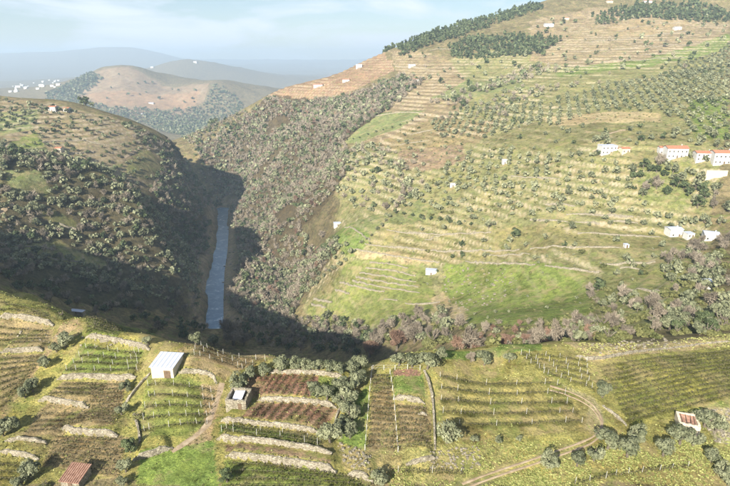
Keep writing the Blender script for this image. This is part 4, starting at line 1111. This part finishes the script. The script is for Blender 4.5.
# ------------------------------------------------------------------ vine rows of the foreground
def vine_row(line, label, group, posts=4.5, lush=.5, size=1.0, name='vine_row'):
    r_ = np.random.default_rng(int(abs(line[0][0] * 97 + line[0][1] * 31)) + 1)
    pts = resample(line, .95 * size); cs, ns, tv, tf = [], [], [], []
    for x, y in pts:
        if r_.random() < .07: continue
        x += r_.uniform(-.12, .12); y += r_.uniform(-.12, .12); z = float(H(x, y)); hh = r_.uniform(.35, .75) * size
        b = len(tv); w = .035
        tv += [(x - w, y, z - .05), (x + w, y, z - .05), (x + w * .7 + r_.uniform(-.1, .1), y, z + hh), (x - w * .7, y, z + hh)]; tf.append((b, b + 1, b + 2, b + 3))
        b = len(tv); tv += [(x, y - w, z - .05), (x, y + w, z - .05), (x, y + w * .7, z + hh), (x, y - w * .7, z + hh)]; tf.append((b, b + 1, b + 2, b + 3))
        k = int(r_.integers(6, 11))
        for _ in range(k):
            cs.append((x + r_.normal() * .34, y + r_.normal() * .10, z + hh * r_.uniform(.35, 1.15))); ns.append(r_.normal(size=3))
        for _ in range(int(lush * 7)):
            cs.append((x + r_.normal() * .45, y + r_.normal() * .18, z + abs(r_.normal()) * .12 + .03)); ns.append(r_.normal(size=3) + (0, 0, 1))
    if len(cs) < 4: return
    for (xa, ya), (xb, yb) in zip(pts[:-1], pts[1:]):          # the trained cordon that ties the row together
        b = len(tv); za, zb = float(H(xa, ya)) + .5 * size, float(H(xb, yb)) + .5 * size
        tv += [(xa, ya, za - .02), (xb, yb, zb - .02), (xb, yb, zb + .02), (xa, ya, za + .02)]; tf.append((b, b + 1, b + 2, b + 3))
    cs = np.array(cs); ns = np.array(ns); ns /= np.linalg.norm(ns, axis=1)[:, None]
    V, F = leaf_cards(cs, ns, np.full(len(cs), .12 * size), r_, 1.5)
    tint = np.repeat(np.clip(r_.uniform(0, .8, len(cs)), 0, 1), 4)
    VV = np.concatenate([V, np.array(tv)]); FF = np.concatenate([F, np.array(tf) + len(V)])
    me = np_mesh(name, VV, FF, [M['vine'], M['bark']], False, np.concatenate([np.zeros(len(F), int), np.ones(len(tf), int)]), np.concatenate([np.repeat(tint[:, None], 3, 1), np.full((len(tv), 3), .2)]))
    o = tag(empty(name, (*line[0], float(H(*line[0])))), label, 'vine row', group)
    loc = Vector(o.location); vo = tag(link('vines', me, o), kind='stuff'); me.transform(Matrix.Translation(-loc))
    if posts:
        mb = MB(); pp = resample(line, posts * random.uniform(.9, 1.15))
        for x, y in pp:
            z = float(H(x, y)); s = .042; x += random.uniform(-.5, .5) - loc.x; y -= loc.y; z -= loc.z; mb.tube([(x, y, z - .1), (x + random.uniform(-.08, .08), y + random.uniform(-.08, .08), z + random.uniform(1.25, 1.6))], [s, s * .9], 4)
        tag(mb.build('posts', M['post'], o), kind='stuff')

for line, posts, lush, where, n_, i, sp_ in VROWS:
    vine_row(line, ordinal(i, n_, 'top' if where not in YWISE else 'left') + ' row of pruned vines in ' + where, 'vine rows in ' + where, posts, lush)
vine_row(smooth_line(hits([(575,484),(630,474),(688,467)]), 1), 'single curved wire row of vines at the bottom right', None, 3.2, 1.0, 1.1)
vine_row(hits([(400,472),(430,473),(462,474)]), 'single dark hedge-like vine row at the bottom centre', None, 4, 1.8, 1.2)

def fence(pts, label, h=1.3, step=2.4):
    line = resample(hits(pts), step); root = empty('wire_fence', (*line[0], float(H(*line[0]))))
    ox, oy, oz = root.location
    post = MB().tube([(0, 0, -.2), (0, 0, h)], [.07, .06], 5).mesh('post', M['post'])
    prev = None; wires = MB()
    for x, y in line:
        z = float(H(x, y)); link('post', post, root, (x - ox, y - oy, z - oz))
        if prev:
            for f in (.45, .95): wires.tube([(prev[0] - ox, prev[1] - oy, prev[2] - oz + h * f), (x - ox, y - oy, z - oz + h * f)], [.014, .014], 3)
        prev = (x, y, z)
    wires.build('wire', M['post'], root); tag(root, label, 'fence')
fence([(372,371),(369,400),(365,450)], 'wire fence on pale posts along the left side of the narrow plot')
fence([(390,374),(394,400),(398,452)], 'line of pale posts down the middle of the narrow plot')
fence([(373,370),(395,370),(420,370)], 'post fence closing the top of the narrow plot')

# ------------------------------------------------------------------ weeds, tufts and loose stones of the foreground
VQUADS = [hits(v[0]) for v in VINES]; TRK_XY = hits(TRK)
def scatter(n, polypx, size, mat, name, label, cat, seed, tint=(0, 1), dens_seed=None, lift=.03, up=.6, per=3, spread=.12, thin=.8):
    r_ = np.random.default_rng(seed); P = hits(polypx); A = np.array(P); x = r_.uniform(A[:, 0].min(), A[:, 0].max(), n); y = r_.uniform(A[:, 1].min(), A[:, 1].max(), n)
    ok = in_poly(x, y, P)
    for q_ in VQUADS:
        inq = in_poly(x, y, q_); ok &= ~(inq & (r_.random(n) < thin))
    ok &= poly_dist(x, y, TRK_XY)[0] > 1.3
    if dens_seed is not None: ok &= fbm(x, y, 7, 4, dens_seed) > r_.uniform(-.25, .45, n)
    x, y = x[ok], y[ok]; k = len(x); tb = r_.uniform(*tint, k)
    x = np.repeat(x, per) + r_.normal(size=k * per) * spread; y = np.repeat(y, per) + r_.normal(size=k * per) * spread; tb = np.repeat(tb, per)
    s = np.repeat(size * r_.uniform(.5, 1.5, k), per); z = H(x, y) + lift + s * .3
    nr = r_.normal(size=(k * per, 3)); nr[:, 2] *= up; nr /= np.linalg.norm(nr, axis=1)[:, None]
    V, F = leaf_cards(np.stack([x, y, z], 1), nr, s, r_, 1.2)
    t = np.repeat(np.clip(tb + r_.uniform(-.1, .1, k * per), 0, 1), 4)
    tag(link(name, np_mesh(name, V, F, [mat], False, None, np.repeat(t[:, None], 3, 1))), label, cat, kind='stuff')
FG = [(0,287),(50,303),(160,338),(260,356),(360,364),(440,352),(560,343),(640,347),(730,336),(760,486),(730,500),(0,500),(-20,400)]
scatter(90000, FG, .11, M['grass'], 'grass', 'rough green and straw grass covering the near terraces', 'grass', 1, (0, .75), 5)
scatter(36000, FG, .11, M['scrub'], 'weeds', 'low green weeds between the near vine rows', 'weeds', 2, (0, .6), 9)
scatter(30000, [(395,442),(600,442),(730,438),(740,495),(385,495)], .12, M['grass'], 'dry_grass', 'tall dry grass on the bank below the farm track', 'grass', 3, (.1, .85), 12)
scatter(5000, [(560,344),(730,334),(730,347),(640,352),(590,362)], .13, M['grass'], 'dry_grass', 'dry grass on the bare bank above the right vineyard', 'grass', 4, (.4, 1), 12)
def stones(n, polypx, size, label, seed):
    r_ = np.random.default_rng(seed); P = hits(polypx); A = np.array(P); V, F = [], []
    c8 = np.array([(sx, sy, sz) for sz in (-1, 1) for sx, sy in ((-1, -1), (1, -1), (1, 1), (-1, 1))], float)
    f6 = np.array([(0, 3, 2, 1), (4, 5, 6, 7), (0, 1, 5, 4), (1, 2, 6, 5), (2, 3, 7, 6), (3, 0, 4, 7)])
    for _ in range(n):
        x, y = r_.uniform(A[:, 0].min(), A[:, 0].max()), r_.uniform(A[:, 1].min(), A[:, 1].max())
        if not in_poly(np.array([x]), np.array([y]), P)[0]: continue
        s = size * r_.uniform(.35, 1.2); F.append(f6 + 8 * len(V)); V.append(c8 * (s, s * r_.uniform(.6, 1), s * .6) * r_.uniform(.7, 1.2, (8, 3)) * .5 + (x, y, float(H(x, y)) + s * .15))
    if V: tag(link('loose_stones', np_mesh('loose_stones', np.concatenate(V), np.concatenate(F), [M['stone']])), label, 'stones', kind='stuff')
stones(160, [(700,412),(730,408),(730,445),(712,442)], .6, 'pale loose stones right of the whitewashed hut', 1)
stones(220, [(590,344),(660,338),(700,342),(640,350),(600,358)], .6, 'loose stones on the bare bank above the right vineyard', 2)
stones(160, [(430,450),(480,445),(480,470),(430,470)], .4, 'loose stones on the dry bank below the wire vineyard', 3)
stones(200, [(440,262),(520,268),(510,300),(460,312),(445,290)], 1.3, 'pale boulders strewn over the middle slope field', 4)
stones(150, [(218,300),(232,300),(240,262),(228,225),(222,262),(214,290)], 2.4, 'pale boulders along the right river bank', 5)
stones(120, [(335,440),(370,452),(372,478),(345,468)], .5, 'loose stones on the worn ground at the end of the terraces', 6)
stones(120, [(0,330),(44,347),(150,346),(150,340),(100,332),(50,322)], .5, 'loose stones about the top left terraces', 7)

# weeds that grow over and along the near walls
r_ = np.random.default_rng(77); cs_, tb_ = [], []
for line in near_wall_xy:
    for x, y in line:
        for _ in range(int(r_.integers(0, 5))):
            k_ = r_.random(); ox, oy = r_.normal() * .18, r_.normal() * .15
            yy = y + (.35 if k_ < .55 else -.45) + oy
            cs_.append((x + ox, yy, float(H(x + ox, yy)) + r_.uniform(0, .2))); tb_.append(r_.random() * .7)
nr_ = r_.normal(size=(len(cs_), 3)); nr_ /= np.linalg.norm(nr_, axis=1)[:, None]
V_, F_ = leaf_cards(np.array(cs_), nr_, np.full(len(cs_), .17), r_, 1.2); t_ = np.repeat(np.array(tb_), 4)
tag(link('weeds', np_mesh('weeds', V_, F_, [M['scrub']], False, None, np.repeat(t_[:, None], 3, 1))), 'weeds and brambles growing along the near stone walls', 'weeds', kind='stuff')
# ------------------------------------------------------------------ buildings
def at_ground(px, py): return hits([(px, py)])[0]

def place(px, py, name, label, rz=0.0, cat='house', sink=.15):
    x, y = at_ground(px, py); o = empty(name, (x, y, float(H(x, y)) - sink), rz); return tag(o, label, cat), (x, y)

def metres(px, xy):
    _, _, f = project(xy[0], xy[1], float(H(*xy))); return px * f / FPX

def shell(root, w, d, h, mat, t=.35, base=1.2):
    """four walls as one part, open inside"""
    mb = MB(); mb.box(-w/2, w/2, 0, t, -base, h); mb.box(-w/2, w/2, d - t, d, -base, h * .997)
    mb.box(-w/2, -w/2 + t, t, d - t, -base, h * .994); mb.box(w/2 - t, w/2, t, d - t, -base, h * .994)
    return mb.build('wall', mat, root)

def window(root, x, z, w=.9, h=1.2, y=-.03, side=None):
    f = MB().box(x - w/2 - .1, x + w/2 + .1, y - .03, y + .1, z - .1, z + h + .1).build('window', M['cream'], root)
    MB().box(x - w/2, x + w/2, y - .06, y + .05, z, z + h).build('pane', M['glass'], f)

def door(root, x, w=1.0, h=2.1, y=-.04, z=0):
    MB().box(x - w/2, x + w/2, y - .04, y + .1, z, z + h).build('door', M['wood'], root)

def gable(root, w, d, h, rise, mat, ov=.4, along='x'):
    mb = MB(); T = .18
    if along == 'x':
        for s in (0, T):
            pass
        v = [(-w/2 - ov, -ov, h), (w/2 + ov, -ov, h), (w/2 + ov, d/2, h + rise), (-w/2 - ov, d/2, h + rise), (-w/2 - ov, d + ov, h), (w/2 + ov, d + ov, h)]
        v += [(a, b, c + T) for a, b, c in v]
        mb.add(v, [(6, 7, 8, 9), (9, 8, 11, 10), (0, 3, 2, 1), (3, 4, 5, 2), (0, 1, 7, 6), (5, 4, 10, 11), (0, 6, 9, 3), (3, 9, 10, 4), (1, 2, 8, 7), (2, 5, 11, 8)])
        for sx in (-1, 1):
            xx = sx * (w/2 - .02)
            MB().add([(xx, .02, h - .1), (xx, d - .02, h - .1), (xx, d/2, h + rise - .02)], [(0, 2, 1)]).build('gable_end', M['render'], root)
    r = mb.build('roof', mat, root); return r

# white shed with pale metal roof
root, xy = place(163, 378, 'shed', 'shed with pale metal roof and cream walls by the left vineyards', R(-6), 'shed')
w, d, h = metres(23, xy), 5.2, 2.9
shell(root, w, d, h, M['cream'])
v = [(-w/2 - .25, -.3, h - .05), (w/2 + .25, -.3, h - .05), (w/2 + .25, d + .3, h + .45), (-w/2 - .25, d + .3, h + .45)]
rf = MB().add(v + [(a, b, c + .12) for a, b, c in v], [(3, 2, 1, 0), (4, 5, 6, 7), (0, 1, 5, 4), (1, 2, 6, 5), (2, 3, 7, 6), (3, 0, 4, 7)]).build('roof', M['metalroof'], root)
for k in range(5):
    xx = -w/2 + (k + .5) * w / 5
    MB().add([(xx - .04, -.3, h + .07), (xx + .04, -.3, h + .07), (xx + .04, d + .3, h + .57), (xx - .04, d + .3, h + .57), (xx, -.3, h + .13), (xx, d + .3, h + .63)], [(0, 4, 5, 3), (1, 2, 5, 4), (0, 1, 4), (2, 3, 5)]).build('seam', M['metalroof'], rf)
mb = MB()
for s in (-1, 1): mb.add([(s * (w/2 - .02), .05, h - .2), (s * (w/2 - .02), d - .05, h - .2), (s * (w/2 - .02), d - .05, h + .43), (s * (w/2 - .02), .05, h - .04)], [(0, 1, 2, 3)])
mb.box(-w/2 + .03, w/2 - .03, d - .3, d - .05, h - .2, h + .42); mb.build('upper_wall', M['cream'], root)
door(root, w * .22, 1.5, 2.1)

def ruin(px, py, wpx, d, h, rz, label, mat, inside, tank):
    root, xy = place(px, py, 'ruined_hut', label, rz, 'hut'); w = metres(wpx, xy)
    r_ = random.Random(int(px)); mb = MB(); t = .45
    def ragged(x0, y0, x1, y1, hh):
        n = 7; dx, dy = (x1 - x0) / n, (y1 - y0) / n
        for k in range(n):
            z1 = hh * (1 + r_.uniform(-.05, .04))
            if abs(x1 - x0) > abs(y1 - y0): mb.box(x0 + dx * k + .003 * k, x0 + dx * (k + 1) + .003 * k, y0, y0 + t, -1, z1)
            else: mb.box(x0, x0 + t, y0 + dy * k + .003 * k, y0 + dy * (k + 1) + .003 * k, -1, z1)
    ragged(-w/2, 0, w/2, 0, h); ragged(-w/2 + .02, d - t, w/2 - .02, d - t, h * 1.08); ragged(-w/2, t, -w/2, d - t, h * 1.03); ragged(w/2 - t, t, w/2 - t, d - t, h * 1.03)
    mb.build('wall', mat, root)
    MB().box(-w/2 + t + .01, w/2 - t - .01, t + .01, d - t - .01, -.6, .05).build('floor', M['wood'], root)
    for k in range(inside):
        x = -w/2 + t + (k + .5) * (w - 2 * t) / inside
        MB().tube([(x, .1, h * .93), (x + r_.uniform(-.3, .3), d - .1, h * 1.0)], [.07, .07], 5).build('beam', M['wood'], root)
    if tank:                                  # what is left of a pale roof slab, fallen in on one side
        MB().add([(-w*.30, d*.30, h*.45), (w*.20, d*.34, h*.62), (w*.24, d*.80, h*.98), (-w*.26, d*.84, h*.86), (-w*.30, d*.30, h*.53), (w*.20, d*.34, h*.70), (w*.24, d*.80, h*1.05), (-w*.26, d*.84, h*.94)],
                 [(0, 3, 2, 1), (4, 5, 6, 7), (0, 1, 5, 4), (1, 2, 6, 5), (2, 3, 7, 6), (3, 0, 4, 7)]).build('roof_slab', M['metalroof'], root)
    else:                                     # sagging dark tile roof set inside the walls
        MB().add([(-w/2 + t, t, h*.80), (w/2 - t, t, h*.84), (w/2 - t, d - t, h*.98), (-w/2 + t, d - t, h*1.0), (w*.05, d*.5, h*.70)],
                 [(0, 1, 4), (1, 2, 4), (2, 3, 4), (3, 0, 4)]).build('roof', M['oldtile'], root)
    door(root, w * .2, .8, 1.5, -.02)
    return root
ruin(236, 409, 21, 4.4, 2.2, R(-5), 'roofless pale stone hut with a fallen white slab inside, beside the footpath', M['stone'], 0, True)
ruin(688, 434, 19, 4.0, 2.3, R(-20), 'whitewashed hut with sagging dark roof among the olives at right', M['cream'], 4, False)

# tiled hut, lower left
root, xy = place(71, 489, 'hut', 'small stone hut with reddish brown tiled roof at lower left', R(-8), 'hut')
w, d, h = metres(20, xy), 3.4, 1.7
shell(root, w, d, h, M['stone'])
v = [(-w/2 - .2, -.25, h), (w/2 + .2, -.25, h), (w/2 + .2, d + .25, h + .75), (-w/2 - .2, d + .25, h + .75)]
rf = MB().add(v + [(a, b, c + .1) for a, b, c in v], [(3, 2, 1, 0), (4, 5, 6, 7), (0, 1, 5, 4), (1, 2, 6, 5), (2, 3, 7, 6), (3, 0, 4, 7)]).build('roof', M['oldtile'], root)
til = None
for k in range(10):
    xx = -w/2 - .1 + k * (w + .2) / 9
    MB().tube([(xx, -.27, h + .13), (xx, d + .27, h + .88)], [.1, .1], 6).build('tile_row', M['oldtile'], rf)
mb = MB(); mb.box(-w/2 + .02, w/2 - .02, d - .32, d - .02, h - .1, h + .68)
for s in (-1, 1): mb.add([(s * (w/2 - .03), .05, h - .1), (s * (w/2 - .03), d - .05, h - .1), (s * (w/2 - .03), d - .05, h + .66), (s * (w/2 - .03), .05, h)], [(0, 1, 2, 3)])
mb.build('upper_wall', M['stone'], root); door(root, 0, .8, 1.45)

# tumbledown hut and flat-roofed hut near the gorge edge
root, xy = place(106, 342, 'collapsed_hut', 'tumbledown hut with pinkish tile heap above the top left vineyard', R(10), 'hut'); w = metres(11, xy)
shell(root, w, 2.4, 1.2, M['stone']); MB().add([(-w*.45, .1, .8), (w*.45, .1, .7), (w*.42, 2.2, 1.35), (-w*.4, 2.2, 1.2), (0, 1.2, 1.5)], [(0, 1, 4), (1, 2, 4), (2, 3, 4), (3, 0, 4), (0, 3, 2, 1)]).build('roof', M['oldtile'], root)
root, xy = place(76, 314, 'hut', 'flat white-roofed hut on the gorge edge at left', R(-12), 'hut'); w = metres(15, xy)
shell(root, w, 3.0, 1.9, M['stone']); MB().box(-w/2 - .15, w/2 + .15, -.2, 3.2, 1.91, 2.05).build('roof', M['metalroof'], root); door(root, 0, .8, 1.6)

# houses of the far slope
def house(px, py, wpx, d, h, label, rise=1.2, roof='tile', floors=1, nwin=3, rz=0.0, wall='render', name='house', annex=None):
    root, xy = place(px, py, name, label, rz, 'house'); w = metres(wpx, xy)
    shell(root, w, d, h, M[wall], base=2.5)
    if rise: gable(root, w, d, h, rise, M[roof])
    else: MB().box(-w/2 - .15, w/2 + .15, -.15, d + .15, h + .005, h + .22).build('roof', M[roof], root)
    for f in range(floors):
        z = .9 + f * (h / floors)
        for k in range(nwin):
            x = -w/2 + (k + .5) * w / nwin
            if f == 0 and k == nwin // 2: door(root, x, 1.0, 2.1)
            else: window(root, x, z)
    if rise and w > 7:
        MB().box(w * .28, w * .28 + .6, d * .6, d * .6 + .6, h + rise * .3, h + rise + .9).build('chimney', M['render'], root)
    if annex:
        ax, aw, ad, ah, am = annex
        MB().box(ax, ax + aw, .4, .4 + ad, -2.5, ah).build('annex', M[am], root); MB().box(ax - .15, ax + aw + .15, .25, .55 + ad, ah + .003, ah + .2).build('annex_roof', M['tile'], root)
    return root
house(609, 154, 16, 8, 6.8, 'long white farmhouse, leftmost of the three big ones on the right slope', 0, 'metalroof', 2, 4, R(5), annex=(7.2, 6.5, 5, 4.2, 'render'))
house(626, 153, 8, 6, 3.6, 'low cream outbuilding beside the long white farmhouse', .9, 'tile', 1, 2, R(5), 'cream')
house(677, 158, 20, 9, 7.4, 'white two-storey farmhouse with red tiled roof, middle of the three', 1.6, 'tile', 2, 5, R(-4))
house(663, 154, 7, 5, 5.0, 'small white house with tiled roof left of the middle farmhouse', 1.0, 'tile', 1, 2, R(-4))
house(705, 161, 17, 8, 6.0, 'white house with low red roof left of the rightmost farmhouse', 1.2, 'tile', 2, 4, R(-8))
house(724, 164, 20, 9, 8.2, 'large white farmhouse with rows of windows at the right edge', 1.5, 'tile', 2, 5, R(-8))
house(676, 237, 13, 7, 5.2, 'white cottage with blank walls, left of the pair on the lower right slope', .7, 'metalroof', 1, 2, R(4))
house(691, 238, 7, 5, 3.0, 'low white lean-to between the two cottages', 0, 'metalroof', 1, 2, R(4))
house(711, 241, 13, 7, 4.6, 'white cottage with blank walls, right of the pair on the lower right slope', .7, 'metalroof', 1, 2, R(-20))
house(431, 275, 11, 5, 3.6, 'small white hut alone on the green middle terrace', 0, 'metalroof', 1, 1, R(-10), name='hut')
house(338, 226, 8, 5, 3.0, 'white ruined hut above the bright green field', 0, 'metalroof', 1, 1, R(10), name='hut')
house(505, 164, 5, 4, 4.0, 'narrow white ruin among the olives of the dry slope, upper one', 0, 'render', 1, 1, 0, name='hut')
house(453, 187, 6, 4, 3.0, 'low white ruin among the olives of the dry slope, lower one', 0, 'render', 1, 1, 0, name='hut')
house(713, 288, 9, 5, 2.6, 'low pale hut among the scrub at the right edge', 0, 'metalroof', 1, 1, R(10), name='hut')
house(627, 248, 4, 3, 2.2, 'tiny pale hut at the end of a long terrace wall', 0, 'metalroof', 1, 1, 0, name='hut')
house(359, 68, 6, 10, 7.0, 'white house alone on the brown ridge near the skyline', 0, 'metalroof', 2, 3, 0)
house(318, 87, 9, 8, 4.5, 'long pale house on the brown field left of the ridge house', .9, 'tile', 1, 4, 0)
house(346, 82, 7, 8, 4.5, 'pale house under the ridge house', .9, 'tile', 1, 3, 0)
house(416, 82, 6, 7, 4.5, 'white house beside the climbing tree band', .9, 'tile', 1, 3, 0)
house(412, 67, 7, 7, 4.0, 'long white barn on the upper terraces', .6, 'metalroof', 1, 3, 0)
house(549, 27, 9, 9, 5.5, 'white house beside the dark clipped trees near the top', 1.2, 'metalroof', 1, 4, 0)
house(566, 20, 6, 8, 4.5, 'cream house above the dark clipped trees', 1.0, 'tile', 1, 3, 0, 'cream')
house(678, 30, 7, 8, 5.0, 'white house with a dark tree on the high terraces', 1.0, 'metalroof', 1, 3, 0)
house(648, 3, 8, 8, 5.0, 'white house at the top edge of the slope', 1.0, 'tile', 1, 3, 0)
house(610, 3, 6, 8, 4.5, 'pale house at the top edge, left of the white one', 1.0, 'tile', 1, 3, 0, 'cream')
house(622, 20, 5, 8, 4.5, 'cream barn between the two high pine woods', 1.0, 'tile', 1, 3, 0, 'cream')
house(52, 111, 7, 9, 5.0, 'white house on the crest of the terraced left hill', 1.0, 'tile', 1, 3, 0)
house(66, 112, 5, 8, 4.5, 'small white house right of the crest house on the left hill', 1.0, 'tile', 1, 2, 0)
house(58, 152, 6, 7, 4.2, 'cream house low on the terraced left hill', 1.0, 'tile', 1, 3, 0, 'cream')
house(151, 104, 5, 12, 6.0, 'white farmhouse on the far brown hill', 1.5, 'metalroof', 1, 3, 0)
house(143, 115, 4, 10, 6.0, 'small white house low on the far brown hill', 1.2, 'metalroof', 1, 3, 0)
house(195, 63, 3.5, 25, 16.0, 'white house on top of the blue hill', 3, 'metalroof', 2, 3, 0)
house(152, 68, 3, 25, 13.0, 'white house on the left shoulder of the blue hill', 3, 'metalroof', 2, 3, 0)
for k in range(30):
    px = random.uniform(6, 60); py = 87 + random.uniform(-3, 5) - (px - 20) * .12
    h_ = hits([(px, py)])[0]; s = random.uniform(5, 11)
    o = MB().box(-s, s, 0, s * 1.2, -8, s * .7).add([(-s - 1, -1, s * .7 + .1), (s + 1, -1, s * .7 + .1), (s + 1, s * 1.2 + 1, s * .7 + .1), (-s - 1, s * 1.2 + 1, s * .7 + .1), (-s - 1, s * .6, s * 1.1), (s + 1, s * .6, s * 1.1)], [(0, 1, 5, 4), (2, 3, 4, 5), (0, 4, 3), (1, 2, 5)]).build('house', M['render'])
    o.location = (h_[0], h_[1], float(H(*h_))); tag(o, 'tiny far white house of the hazy village', 'house', 'houses of the far village')
# retaining wall below the right farmhouses
root, xy = place(716, 178, 'retaining_wall', 'tall cream retaining wall below the rightmost farmhouse', R(-6), 'wall'); w = metres(20, xy)
MB().box(-w/2, w/2, 0, .8, -2, 5.5).build('wall', M['cream'], root); MB().box(-w/2 - .1, w/2 + .1, -.1, .9, 5.503, 5.7).build('coping', M['cream'], root)
# ------------------------------------------------------------------ haze
hm = bpy.data.materials.new('valley_haze'); hm.use_nodes = True
hn = hm.node_tree.nodes; hn.clear(); ho = hn.new('ShaderNodeOutputMaterial'); hv = hn.new('ShaderNodeVolumePrincipled')
hv.inputs['Color'].default_value = (0.64, 0.81, 1.0, 1); hv.inputs['Density'].default_value = HAZE_DENSITY
hv.inputs['Anisotropy'].default_value = 0.2
hm.node_tree.links.new(hv.outputs[0], ho.inputs['Volume'])
ZLO = float(min(GV.Z.min(), RIV_Z)) - 6.0; ZHI = float(max(GV.Z.max() + 15, CAM_Z + 20))
tag(MB().box(-13300, 13300, -1400, 14800, ZLO, ZHI).build('haze', hm), 'pale blue haze lying over the whole river valley', 'haze', kind='stuff')
